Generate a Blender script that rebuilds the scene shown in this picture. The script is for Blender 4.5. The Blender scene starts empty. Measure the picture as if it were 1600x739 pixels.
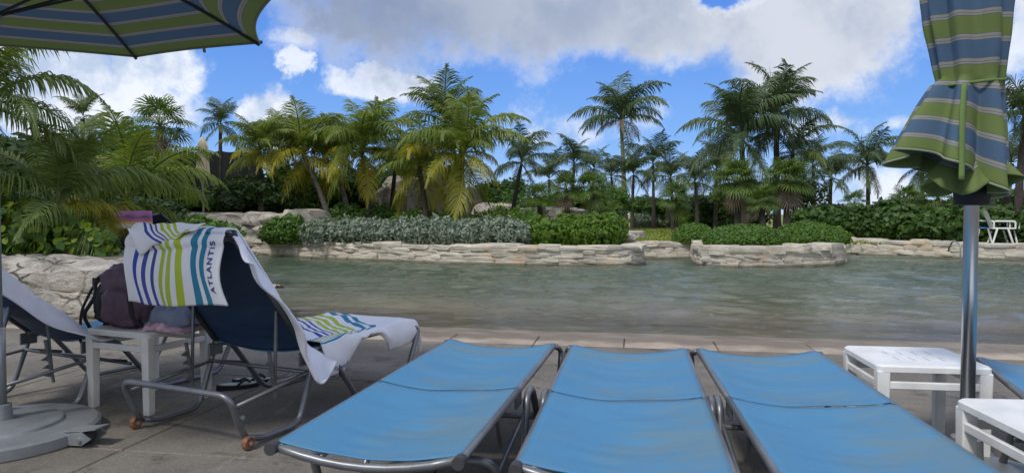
import bpy, bmesh, math, random
import numpy as np
from mathutils import Vector, Matrix, noise as mn
random.seed(7); np.random.seed(7)
R = math.radians
sc = bpy.context.scene
col = sc.collection

# ------------------------------------------------------------------ camera
CAMZ = 1.10; F = 1100.0; PITCH = -1.8
cam = bpy.data.objects.new('camera', bpy.data.cameras.new('camera')); col.objects.link(cam)
cam.data.sensor_width = 36; cam.data.lens = 36*F/1600
cam.data.clip_start = 0.05; cam.data.clip_end = 6000
cam.location = (0, 0, CAMZ); cam.rotation_euler = (R(90+PITCH), 0, 0)
sc.camera = cam

# ------------------------------------------------------------------ light and exposure
SUN_EL = 52.0; SUN_AZ = 216.0       # azimuth clockwise from +Y (the view direction)
sc.view_settings.view_transform = 'Standard'; sc.view_settings.look = 'None'
sc.view_settings.exposure = 0.10; sc.view_settings.gamma = 1
sun = bpy.data.objects.new('sun', bpy.data.lights.new('sun', 'SUN')); col.objects.link(sun)
sun.data.energy = 2.3; sun.data.angle = R(8); sun.data.color = (1, .95, .87)
sd = Vector((math.sin(R(SUN_AZ))*math.cos(R(SUN_EL)), math.cos(R(SUN_AZ))*math.cos(R(SUN_EL)), math.sin(R(SUN_EL))))
sun.rotation_euler = sd.to_track_quat('Z', 'Y').to_euler()

class NT:
    """small helper for writing node trees"""
    def __init__(s, tree): s.t = tree; s.n = tree.nodes; s.l = tree.links
    def node(s, typ, **k):
        nd = s.n.new(typ)
        for a, b in k.items(): setattr(nd, a, b)
        return nd
    def put(s, sock, v):
        if isinstance(v, bpy.types.NodeSocket): s.l.new(v, sock)
        elif isinstance(v, (tuple, list)) and len(v) == 3 and len(sock.default_value) == 4: sock.default_value = (*v, 1)
        else: sock.default_value = v
    def math(s, op, a, b=0.0, c=None, clamp=False):
        nd = s.node('ShaderNodeMath', operation=op, use_clamp=clamp)
        s.put(nd.inputs[0], a); s.put(nd.inputs[1], b)
        if c is not None: s.put(nd.inputs[2], c)
        return nd.outputs[0]
    def mix(s, f, a, b, mode='MIX'):
        nd = s.node('ShaderNodeMix', data_type='RGBA', blend_type=mode)
        s.put(nd.inputs[0], f); s.put(nd.inputs[6], a); s.put(nd.inputs[7], b)
        return nd.outputs[2]
    def noise(s, vec, scale, detail=4, rough=.55, out=0, dist=0):
        nd = s.node('ShaderNodeTexNoise')
        if vec is not None: s.l.new(vec, nd.inputs['Vector'])
        nd.inputs['Scale'].default_value = scale; nd.inputs['Detail'].default_value = detail
        nd.inputs['Roughness'].default_value = rough; nd.inputs['Distortion'].default_value = dist
        return nd.outputs[out]
    def ramp(s, f, stops, interp='LINEAR'):
        nd = s.node('ShaderNodeValToRGB'); cr = nd.color_ramp; cr.interpolation = interp
        while len(cr.elements) < len(stops): cr.elements.new(.5)
        for e, (p, c) in zip(cr.elements, stops):
            e.position = p; e.color = (c, c, c, 1) if isinstance(c, (int, float)) else (*c, 1)
        s.put(nd.inputs[0], f); return nd.outputs[0]
    def rng(s, v, a, b, c=0, d=1, smooth=True):
        nd = s.node('ShaderNodeMapRange', interpolation_type='SMOOTHSTEP' if smooth else 'LINEAR')
        s.put(nd.inputs[0], v)
        for i, x in enumerate((a, b, c, d)): s.put(nd.inputs[i+1], x)
        return nd.outputs[0]
    def mapping(s, vec, scale=(1, 1, 1), rot=(0, 0, 0), loc=(0, 0, 0)):
        nd = s.node('ShaderNodeMapping'); s.l.new(vec, nd.inputs[0])
        nd.inputs['Scale'].default_value = scale; nd.inputs['Rotation'].default_value = rot; nd.inputs['Location'].default_value = loc
        return nd.outputs[0]

# ------------------------------------------------------------------ sky: Nishita with procedural clouds by direction
world = bpy.data.worlds.new('World'); sc.world = world; world.use_nodes = True
w = NT(world.node_tree); w.n.clear()
sky = w.node('ShaderNodeTexSky', sky_type='NISHITA', sun_disc=False)
sky.sun_elevation = R(SUN_EL); sky.sun_rotation = R(SUN_AZ); sky.air_density = 1.0; sky.dust_density = .4; sky.ozone_density = 3.0
tc = w.node('ShaderNodeTexCoord'); D = tc.outputs['Generated']
sp = w.node('ShaderNodeSeparateXYZ'); w.l.new(D, sp.inputs[0])
X, Y, Z = sp.outputs
az = w.math('ARCTAN2', X, Y)
el = w.math('ARCSINE', Z)
n1 = w.noise(D, 4.0, 10, .6); n2 = w.noise(D, 13.0, 9, .62); n3 = w.noise(D, 1.7, 3, .5)
c1 = w.math('SUBTRACT', n1, .5); c2 = w.math('SUBTRACT', n2, .5)
wv = w.math('ADD', w.math('MULTIPLY', c1, 1.5), w.math('MULTIPLY', c2, 1.1))
# the direction is warped by turbulence before the banks are shaped, so no edge is smooth
wn = w.node('ShaderNodeTexNoise'); w.l.new(D, wn.inputs['Vector']); wn.inputs['Scale'].default_value = 7.0; wn.inputs['Detail'].default_value = 7; wn.inputs['Roughness'].default_value = .62
ws = w.node('ShaderNodeSeparateXYZ'); w.l.new(wn.outputs[1], ws.inputs[0])
wx = w.math('SUBTRACT', ws.outputs[0], .5); wy = w.math('SUBTRACT', ws.outputs[1], .5)
def blob(px, py, rx, ry, k=1.0, tw=1.0):
    a0 = math.atan((px-800)/F); e0 = math.atan((335-py)/F*math.cos(a0)); ra = rx/F*math.cos(a0)**2; re = ry/F
    s_ = min(.17, .03+re*2.2)*tw
    ax = w.math('ADD', az, w.math('MULTIPLY', wx, s_*1.5)); ey = w.math('ADD', el, w.math('MULTIPLY', wy, s_))
    dx = w.math('DIVIDE', w.math('SUBTRACT', ax, a0), ra); dy = w.math('DIVIDE', w.math('SUBTRACT', ey, e0), re)
    r = w.math('SQRT', w.math('ADD', w.math('MULTIPLY', dx, dx), w.math('MULTIPLY', dy, dy)))
    return w.math('MULTIPLY', w.math('SUBTRACT', 1.0, r), k)
def mx(*v):
    o = v[0]
    for q in v[1:]: o = w.math('MAXIMUM', o, q)
    return o
big = mx(blob(700, -55, 350, 165), blob(1060, 0, 330, 125), blob(1280, 30, 210, 130), blob(900, -10, 300, 132), blob(1000, -420, 1100, 400), blob(1600, -60, 160, 90, .6))
white = mx(blob(90, 140, 240, 90), blob(225, 75, 125, 60, .9), blob(425, 175, 68, 44), blob(455, 215, 70, 22, .7))
small = mx(blob(592, 122, 88, 32, 1.0, 1.5), blob(588, 122, 55, 19, 1.3, 1.2), blob(432, 106, 32, 28, .8, 2.2), blob(1575, 85, 90, 45, .75), blob(1590, 150, 60, 25, .5), blob(1420, 197, 50, 16, .6), blob(1300, 195, 80, 26, .55), blob(455, 62, 60, 20, .5), blob(860, 200, 130, 40, .3), blob(1380, 320, 300, 45, .5))
hole = blob(1130, 12, 70, 30, 1.3, 1.6)
cb = w.math('ADD', big, w.math('MULTIPLY', wv, .55)); cb = w.math('SUBTRACT', cb, w.math('MAXIMUM', w.math('ADD', hole, w.math('MULTIPLY', c2, 1.2)), 0.0))
cw = w.math('ADD', white, w.math('MULTIPLY', wv, .75)); cs = w.math('ADD', small, w.math('ADD', w.math('MULTIPLY', c1, .5), w.math('MULTIPLY', c2, 1.5)))
gen = w.math('ADD', w.math('SUBTRACT', n3, .40), w.math('MULTIPLY', wv, .25))      # the unseen rest of the sky: broken cloud, brightened to neutralise the ambient light
outside = w.math('MAXIMUM', w.rng(el, .40, .62), w.rng(w.math('ABSOLUTE', az), .72, .95))
mb = w.rng(cb, -.06, .36); mw = w.rng(cw, -.02, .40); ms = w.rng(cs, -.02, .50)
mg = w.math('MULTIPLY', w.rng(gen, -.05, .12), outside)
mask = mx(w.math('MULTIPLY', mb, .97), w.math('MULTIPLY', mw, .95), w.math('MULTIPLY', ms, .85), mg)
bluegrad = w.rng(el, 0, .34, 0, 1, False)
blue = w.mix(bluegrad, (.23, .49, .96), (.050, .205, .76))
skyc = w.mix(.85, w.mix(1, sky.outputs[0], (.12, .12, .12), 'MULTIPLY'), blue)
skyc = w.mix(w.rng(el, .11, -.01, 0, .5), skyc, (.66, .80, .98))
side = w.rng(az, -.36, .40)                                   # the bank is thinner and lighter towards the right
low = w.rng(el, .06, .32)
greyc = w.mix(side, (.20, .265, .42), (.44, .50, .62))
lite = w.mix(side, (.30, .36, .49), (.74, .77, .83))
edge = w.rng(cb, .62, .12)
cloudc = w.mix(w.math('ADD', w.math('MULTIPLY', w.rng(w.math('ADD', c1, w.math('MULTIPLY', c2, .5)), -.12, .16), .7), w.math('MULTIPLY', edge, w.math('MULTIPLY', side, .5))), greyc, lite)
wcol = w.mix(w.rng(w.math('ADD', c2, w.math('MULTIPLY', c1, .6)), -.14, .12), (.50, .60, .78), (.88, .92, .99))
notbig = w.math('SUBTRACT', 1.0, mb)
cloudc = w.mix(notbig, cloudc, wcol)
cloudc = w.mix(outside, cloudc, w.mix(w.rng(c1, -.12, .14), (.62, .66, .74), (1.0, 1.0, 1.0)))
final = w.mix(mask, skyc, cloudc)
bg = w.node('ShaderNodeBackground'); w.l.new(w.mix(1, final, (10., 10., 10.), 'MULTIPLY'), bg.inputs[0]); bg.inputs[1].default_value = .1
wo = w.node('ShaderNodeOutputWorld'); w.l.new(bg.outputs[0], wo.inputs[0])

# ------------------------------------------------------------------ frames: camera pixel -> place, deck frame -> place
def at(px, py, d):                      # the point at forward distance d seen at pixel (px,py)
    v = Vector(((px-800)/F, (369.5-py)/F, -1.0)); v = cam.rotation_euler.to_matrix() @ v
    v *= d/v.y
    return Vector((v.x, v.y, v.z+CAMZ))
def on(px, py, z=0.0):                  # where the ray meets height z
    v = cam.rotation_euler.to_matrix() @ Vector(((px-800)/F, (369.5-py)/F, -1.0))
    k = (z-CAMZ)/v.z
    return Vector((v.x*k, v.y*k, z))
TH = R(9.8)
def uv(u, v, z=0.0): return Vector((u*math.cos(TH)+v*math.sin(TH), -u*math.sin(TH)+v*math.cos(TH), z))

# ------------------------------------------------------------------ materials
def mat(name, base=(.5, .5, .5), rough=.6, metal=0.0, spec=None, var=0.0, vscale=8, bump=0.0, bscale=60, obj=True, sheen=0):
    m = bpy.data.materials.new(name); m.use_nodes = True
    t = NT(m.node_tree); b = t.n['Principled BSDF']
    b.inputs['Roughness'].default_value = rough; b.inputs['Metallic'].default_value = metal
    if spec is not None: b.inputs['Specular IOR Level'].default_value = spec
    tcn = t.node('ShaderNodeTexCoord'); vec = tcn.outputs['Object']
    c = base
    if var:
        n = t.noise(vec, vscale, 6, .6)
        c = t.mix(t.rng(n, .3, .7), tuple(x*(1-var) for x in base), tuple(min(1, x*(1+var)) for x in base))
    t.put(b.inputs['Base Color'], c)
    if bump:
        bn = t.node('ShaderNodeBump'); bn.inputs['Strength'].default_value = bump; bn.inputs['Distance'].default_value = .01
        t.l.new(t.noise(vec, bscale, 6, .65), bn.inputs['Height']); t.l.new(bn.outputs[0], b.inputs['Normal'])
    m['_t'] = 1
    return m

def leaf_mat(name, c1, c2, tip=None, rough=.5, trans=.35):
    m = bpy.data.materials.new(name); m.use_nodes = True
    t = NT(m.node_tree); t.n.clear()
    geo = t.node('ShaderNodeNewGeometry'); oi = t.node('ShaderNodeObjectInfo')
    f = t.math('ADD', t.math('MULTIPLY', geo.outputs['Random Per Island'], .75), t.math('MULTIPLY', oi.outputs['Random'], .25))
    c = t.mix(f, c1, c2)
    c = t.mix(t.math('MULTIPLY', oi.outputs['Random'], .35), c, t.mix(1, c, (1.25, 1.05, .7), 'MULTIPLY'))
    if tip:
        tcn = t.node('ShaderNodeTexCoord')
        n = t.noise(tcn.outputs['Object'], 2.2, 3, .5)
        c = t.mix(t.rng(n, .48, .68), c, tip)
    d = t.node('ShaderNodeBsdfPrincipled'); t.put(d.inputs['Base Color'], c); d.inputs['Roughness'].default_value = rough
    d.inputs['Specular IOR Level'].default_value = .35
    tr = t.node('ShaderNodeBsdfTranslucent'); t.put(tr.inputs[0], t.mix(1, c, (1.5, 1.5, .7), 'MULTIPLY'))
    ms_ = t.node('ShaderNodeMixShader'); ms_.inputs[0].default_value = trans
    t.l.new(d.outputs[0], ms_.inputs[1]); t.l.new(tr.outputs[0], ms_.inputs[2])
    o = t.node('ShaderNodeOutputMaterial'); t.l.new(ms_.outputs[0], o.inputs[0])
    return m

def stone_mat(name, light=(.50, .46, .38), dark=(.20, .18, .15), strata=True, scale=3.0, moss=0.0):
    m = bpy.data.materials.new(name); m.use_nodes = True
    t = NT(m.node_tree); b = t.n['Principled BSDF']; b.inputs['Roughness'].default_value = .92; b.inputs['Specular IOR Level'].default_value = .2
    geo = t.node('ShaderNodeNewGeometry'); P = geo.outputs['Position']; oi = t.node('ShaderNodeObjectInfo')
    a = t.noise(P, scale, 7, .65)
    s2 = t.noise(t.mapping(P, (2.2, 2.2, 22 if strata else 5)), 1.6, 6, .65)
    fine = t.noise(P, 34, 5, .7)
    f = t.math('ADD', t.math('MULTIPLY', t.math('ADD', a, s2), .42), t.math('MULTIPLY', fine, .16))
    c = t.mix(t.rng(f, .36, .60), dark, light)
    c = t.mix(t.rng(t.noise(P, scale*.6, 3, .5), .52, .72, 0, .55), c, tuple(x*y for x, y in zip(light, (1.0, .80, .58))))
    c = t.mix(t.math('MULTIPLY', oi.outputs['Random'], .45), c, t.mix(1, c, (.62, .62, .64), 'MULTIPLY'))
    zc = t.node('ShaderNodeSeparateXYZ'); t.l.new(P, zc.inputs[0])
    if not strata and 'coral' in name:
        vo = t.node('ShaderNodeTexVoronoi', feature='DISTANCE_TO_EDGE'); vo.inputs['Scale'].default_value = 1.0
        wp = t.node('ShaderNodeVectorMath', operation='ADD'); t.l.new(t.mapping(P, (2.1, 2.1, 3.1)), wp.inputs[0])
        wn_ = t.node('ShaderNodeTexNoise'); t.l.new(P, wn_.inputs['Vector']); wn_.inputs['Scale'].default_value = 5; wn_.inputs['Detail'].default_value = 5
        sc_ = t.node('ShaderNodeVectorMath', operation='SCALE'); t.l.new(wn_.outputs[1], sc_.inputs[0]); sc_.inputs['Scale'].default_value = .35
        t.l.new(sc_.outputs[0], wp.inputs[1]); t.l.new(wp.outputs[0], vo.inputs['Vector'])
        c = t.mix(t.math('MULTIPLY', t.rng(vo.outputs['Distance'], .045, .008), t.rng(t.noise(P, 1.3, 3, .5), .42, .60, 0, .85)), c, (.045, .04, .035))
        c = t.mix(t.rng(t.noise(P, 8, 6, .7), .56, .70, 0, .5), c, (.14, .13, .11))
    wet = t.rng(t.math('ADD', zc.outputs[2], t.math('MULTIPLY', fine, .07)), .045, -.02)
    c = t.mix(t.math('MULTIPLY', wet, .75), c, (.10, .085, .05))
    t.put(b.inputs['Base Color'], c)
    bn = t.node('ShaderNodeBump'); bn.inputs['Strength'].default_value = .9; bn.inputs['Distance'].default_value = .055
    t.l.new(t.math('ADD', s2, t.math('MULTIPLY', fine, .5)), bn.inputs['Height']); t.l.new(bn.outputs[0], b.inputs['Normal'])
    return m

M = {}
M['steel'] = mat('grey_powder_coat', (.17, .18, .19), .38, .55, var=.12, vscale=14, bump=.05)
M['foot_rubber'] = mat('dark_rubber', (.04, .04, .045), .8)
M['wheel'] = mat('orange_brown_wheel', (.20, .085, .04), .6, var=.35, vscale=30, bump=.2)
M['bolt'] = mat('bright_bolt', (.6, .6, .6), .3, .9)
M['chrome'] = mat('polished_pole', (.58, .59, .60), .30, 1.0, var=.08, vscale=6)
M['galv'] = mat('galvanised_plate', (.27, .29, .30), .45, .45, var=.15, vscale=7, bump=.12, bscale=40)
M['black'] = mat('black_webbing', (.012, .012, .015), .75, bump=.2, bscale=200)
M['bag'] = mat('plum_nylon', (.075, .042, .062), .68, var=.25, vscale=18, bump=.35, bscale=26)
M['white_plastic'] = mat('white_resin', (.70, .705, .68), .38, var=.09, vscale=9, bump=.03)
M['old_plastic'] = mat('weathered_white_resin', (.60, .59, .54), .5, var=.10, vscale=7, bump=.06)
M['terry'] = mat('white_terry', (.74, .75, .80), .95, spec=.1, var=.04, vscale=10, bump=.5, bscale=170)
M['greycloth'] = mat('grey_blue_jersey', (.20, .23, .30), .95, spec=.1, var=.12, vscale=9, bump=.5, bscale=60)
M['pinkcloth'] = mat('pale_pink_print', (.48, .31, .36), .95, spec=.1, var=.4, vscale=24, bump=.4, bscale=60)
M['beige'] = mat('beige_canvas', (.66, .56, .36), .9, var=.08, vscale=3)
M['net'] = mat('black_netting', (.006, .007, .008), .9, var=.4, vscale=14)
M['navy_text'] = mat('navy_print', (.045, .07, .22), .9)
M['insole'] = mat('pale_green_insole', (.34, .40, .36), .8, var=.2, vscale=30)
M['bluechair'] = mat('blue_sling_far', (.05, .27, .62), .7)
M['coral'] = stone_mat('rough_coral_rock', (.60, .56, .485), (.25, .23, .20), False, 2.6)
M['strata'] = stone_mat('pale_stratified_limestone', (.76, .70, .585), (.43, .385, .31), True, 2.5)
M['grout'] = stone_mat('dark_joint_mortar', (.42, .38, .31), (.20, .175, .14), False, 4)
M['greyrock'] = stone_mat('grey_boulder_rock', (.34, .30, .25), (.13, .12, .10), False, 1.5)
M['trunk'] = mat('palm_bark', (.22, .19, .155), .9, var=.4, vscale=9, bump=.8, bscale=20)
M['trunk_dark'] = mat('dark_palm_bark', (.045, .038, .03), .95, var=.4, vscale=9, bump=.8, bscale=20)
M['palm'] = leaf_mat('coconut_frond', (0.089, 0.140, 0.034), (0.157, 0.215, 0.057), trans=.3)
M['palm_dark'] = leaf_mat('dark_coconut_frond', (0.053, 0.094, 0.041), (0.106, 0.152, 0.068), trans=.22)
M['palm_yellow'] = leaf_mat('yellowing_frond', (.19, .23, .030), (.40, .35, .04), trans=.35)
M['palm_light'] = leaf_mat('young_green_frond', (.12, .18, .036), (.20, .25, .055), trans=.35)
M['dead'] = leaf_mat('dry_brown_frond', (.12, .095, .065), (.22, .18, .13), trans=.2)
M['fan'] = leaf_mat('fan_palm_leaf', (0.055, 0.118, 0.030), (0.138, 0.206, 0.048), trans=.3)
M['fan_light'] = leaf_mat('bright_fan_palm_leaf', (0.103, 0.184, 0.034), (0.184, 0.276, 0.046), trans=.35)
M['hedge'] = leaf_mat('clipped_hedge_leaf', (0.048, 0.118, 0.019), (0.103, 0.200, 0.030), trans=.25)
M['hedge_bright'] = leaf_mat('bright_hedge_leaf', (.06, .135, .012), (.13, .23, .025), trans=.3)
M['silver'] = leaf_mat('silver_buttonwood_leaf', (0.132, 0.178, 0.132), (0.276, 0.333, 0.253), trans=.2)
M['grape'] = leaf_mat('sea_grape_leaf', (0.030, 0.076, 0.018), (0.076, 0.152, 0.028), trans=.3)
M['grape_near'] = leaf_mat('yellow_green_round_leaf', (.09, .19, .02), (.30, .38, .03), trans=.35)
M['bush'] = leaf_mat('dark_bush_leaf', (0.022, 0.050, 0.014), (0.050, 0.096, 0.022), trans=.25)
M['bush_mid'] = leaf_mat('mid_green_bush_leaf', (0.048, 0.118, 0.020), (0.103, 0.193, 0.035), trans=.3)
M['grassblade'] = leaf_mat('grass_blade', (.14, .20, .035), (.24, .28, .06), trans=.3)

def sling_mat():
    m = bpy.data.materials.new('blue_sling_fabric'); m.use_nodes = True
    t = NT(m.node_tree); b = t.n['Principled BSDF']; b.inputs['Roughness'].default_value = .55; b.inputs['Specular IOR Level'].default_value = .3
    tcn = t.node('ShaderNodeTexCoord'); P = tcn.outputs['Object']
    oi = t.node('ShaderNodeObjectInfo')
    st = t.noise(t.mapping(P, (1.1, 4.5, 1)), 1.3, 6, .6); bl = t.noise(P, 1.5, 5, .6)
    dirt = t.math('MULTIPLY', t.rng(st, .38, .70), t.rng(bl, .38, .62))
    c = t.mix(t.noise(P, 5, 3), (.046, .185, .345), (.060, .225, .395))
    c = t.mix(t.math('MULTIPLY', dirt, .85), c, (.125, .20, .225))
    fs_ = t.noise(P, 38, 5, .7); c = t.mix(t.rng(fs_, .55, .8, 0, .35), c, (.12, .24, .34))          # worn, sun-bleached, salt stained middle
    t.put(b.inputs['Base Color'], c)
    wv_ = t.node('ShaderNodeTexWave', wave_type='BANDS', bands_direction='X'); t.l.new(P, wv_.inputs[0]); wv_.inputs['Scale'].default_value = 130
    bn = t.node('ShaderNodeBump'); bn.inputs['Strength'].default_value = .12; bn.inputs['Distance'].default_value = .002
    t.l.new(wv_.outputs[1], bn.inputs['Height']); t.l.new(bn.outputs[0], b.inputs['Normal'])
    return m
M['sling'] = sling_mat()
M['sling_shade'] = mat('blue_sling_painted_shade', (.010, .038, .095), .6, var=.1)  # same blue sling; the shade under a raised back is put into its colour

def stripes_mat(name, stops, axis=0, rough=.92, bump=.4, bscale=170, trans=0, period=0):
    """constant colour bands along one UV axis: woven stripes"""
    m = bpy.data.materials.new(name); m.use_nodes = True
    t = NT(m.node_tree); b = t.n['Principled BSDF']; b.inputs['Roughness'].default_value = rough; b.inputs['Specular IOR Level'].default_value = .15
    tcn = t.node('ShaderNodeTexCoord'); s = t.node('ShaderNodeSeparateXYZ'); t.l.new(tcn.outputs['UV'], s.inputs[0])
    v = s.outputs[axis]
    if period: v = t.math('FRACT', t.math('MULTIPLY', v, period))
    # split in chunks: a ramp holds at most 32 stops
    c = t.ramp(v, stops[:31], 'CONSTANT')
    n = t.noise(tcn.outputs['Object'], 6, 4)
    c = t.mix(t.rng(n, .3, .7, 0, .18), c, t.mix(1, c, (.8, .8, .8), 'MULTIPLY'))
    t.put(b.inputs['Base Color'], c)
    bn = t.node('ShaderNodeBump'); bn.inputs['Strength'].default_value = bump; bn.inputs['Distance'].default_value = .004
    t.l.new(t.noise(tcn.outputs['Object'], bscale, 3, .6), bn.inputs['Height']); t.l.new(bn.outputs[0], b.inputs['Normal'])
    if trans:
        tr = t.node('ShaderNodeBsdfTranslucent'); t.put(tr.inputs[0], c)
        mxs = t.node('ShaderNodeMixShader'); mxs.inputs[0].default_value = trans
        t.l.new(b.outputs[0], mxs.inputs[1]); t.l.new(tr.outputs[0], mxs.inputs[2])
        t.l.new(mxs.outputs[0], t.n['Material Output'].inputs[0])
    return m
WH = (.76, .77, .80); BL = (.045, .075, .36); LI = (.42, .52, .05); TE = (.04, .22, .34)
towel_stops = [(0, WH), (.115, BL), (.165, WH), (.215, (.07, .09, .34)), (.255, WH), (.30, (.07, .09, .30)), (.33, WH), (.385, LI), (.445, WH), (.49, LI), (.55, WH), (.595, LI), (.65, WH), (.72, TE), (.775, WH), (.81, TE), (.86, WH)]
M['towel'] = stripes_mat('white_terry_with_blue_lime_teal_stripes', towel_stops)
M['towel_pink'] = stripes_mat('pink_orange_striped_cloth', [(0, (.45, .2, .42)), (.3, (.30, .16, .40)), (.42, (.50, .18, .30)), (.6, (.60, .42, .16)), (.75, (.6, .56, .45))], 1)
GR = (.135, .185, .060); BU = (.070, .122, .195); GY = (.25, .25, .235); DK = (.10, .12, .11)
pair = [(0, GR), (.33, DK), (.345, GY), (.385, DK), (.395, GY), (.455, DK), (.47, BU), (.83, DK), (.845, GY), (.885, DK), (.895, GY), (.955, DK), (.97, GR)]
M['canopy'] = stripes_mat('green_blue_striped_canvas', pair, 1, .85, .3, 120, .18, 6.0)
M['canopy_closed'] = stripes_mat('green_blue_striped_canvas_furled', pair, 1, .85, .3, 120, .08, 7.7)
M['piping'] = mat('grey_green_binding', (.24, .27, .18), .9, bump=.2)
M['strap'] = mat('lime_green_strap', (.115, .18, .05), .9, bump=.2)

def deck_mat():
    m = bpy.data.materials.new('brushed_concrete'); m.use_nodes = True
    t = NT(m.node_tree); b = t.n['Principled BSDF']; b.inputs['Roughness'].default_value = .85; b.inputs['Specular IOR Level'].default_value = .25
    geo = t.node('ShaderNodeNewGeometry'); P = geo.outputs['Position']; oi = t.node('ShaderNodeObjectInfo')
    a = t.noise(P, 1.1, 6, .6); c2 = t.noise(P, 5.5, 6, .65); f = t.noise(P, 45, 5, .75); sp_ = t.noise(P, 220, 2, .5)
    c = t.mix(t.rng(a, .35, .65), (.140, .128, .108), (.225, .204, .170))
    c = t.mix(t.rng(c2, .5, .75, 0, .6), c, (.085, .08, .07))
    c = t.mix(t.rng(f, .48, .70, 0, .55), c, (.33, .30, .25))
    c = t.mix(t.rng(sp_, .55, .70, 0, .75), c, (.06, .055, .05))
    ms2 = t.rng(t.noise(t.mapping(P, (3, .8, 1), (0, 0, .5)), 1.4, 5, .7), .60, .70, 0, .45)
    c = t.mix(ms2, c, (.40, .37, .31))
    c = t.mix(t.math('MULTIPLY', oi.outputs['Random'], .3), c, t.mix(1, c, (.75, .74, .72), 'MULTIPLY'))
    stn = t.noise(P, 2.3, 7, .7, 0, 1.2)
    c = t.mix(t.rng(stn, .55, .64, 0, .5), c, (.055, .05, .043))            # old spills and damp marks
    c = t.mix(t.rng(t.noise(P, 14, 6, .75), .58, .72, 0, .45), c, (.30, .28, .24))
    t.put(b.inputs['Base Color'], c)
    bn = t.node('ShaderNodeBump'); bn.inputs['Strength'].default_value = .8; bn.inputs['Distance'].default_value = .008
    t.l.new(t.math('ADD', f, c2), bn.inputs['Height']); t.l.new(bn.outputs[0], b.inputs['Normal'])
    return m
M['deck'] = deck_mat()
def coping_mat():
    m = bpy.data.materials.new('pale_coping_stone'); m.use_nodes = True
    t = NT(m.node_tree); b = t.n['Principled BSDF']
    geo = t.node('ShaderNodeNewGeometry'); P = geo.outputs['Position']; oi = t.node('ShaderNodeObjectInfo')
    c = t.mix(t.rng(t.noise(P, 3, 6, .6), .35, .65), (.29, .235, .175), (.42, .35, .27))
    c = t.mix(t.rng(t.noise(P, 60, 4, .7), .5, .75, 0, .4), c, (.16, .13, .10))
    c = t.mix(t.math('MULTIPLY', oi.outputs['Random'], .35), c, t.mix(1, c, (.75, .74, .72), 'MULTIPLY'))
    s_ = t.node('ShaderNodeSeparateXYZ'); t.l.new(t.mapping(P, (1, 1, 1), (0, 0, R(9.8))), s_.inputs[0])
    wet = t.rng(t.math('ADD', s_.outputs[1], t.math('MULTIPLY', t.noise(P, 2.2, 6, .65), .55)), 6.30, 6.44)      # lapped wet by the water, ragged edge
    c = t.mix(wet, c, (.17, .13, .09)); t.put(b.inputs['Base Color'], c); t.put(b.inputs['Roughness'], t.rng(wet, 0, 1, .85, .45))
    bn = t.node('ShaderNodeBump'); bn.inputs['Strength'].default_value = .4; bn.inputs['Distance'].default_value = .004
    t.l.new(t.noise(P, 50, 5, .7), bn.inputs['Height']); t.l.new(bn.outputs[0], b.inputs['Normal'])
    return m
M['coping'] = coping_mat()
M['joint'] = mat('joint_sand', (.07, .06, .05), .95, var=.3, vscale=20)

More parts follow.
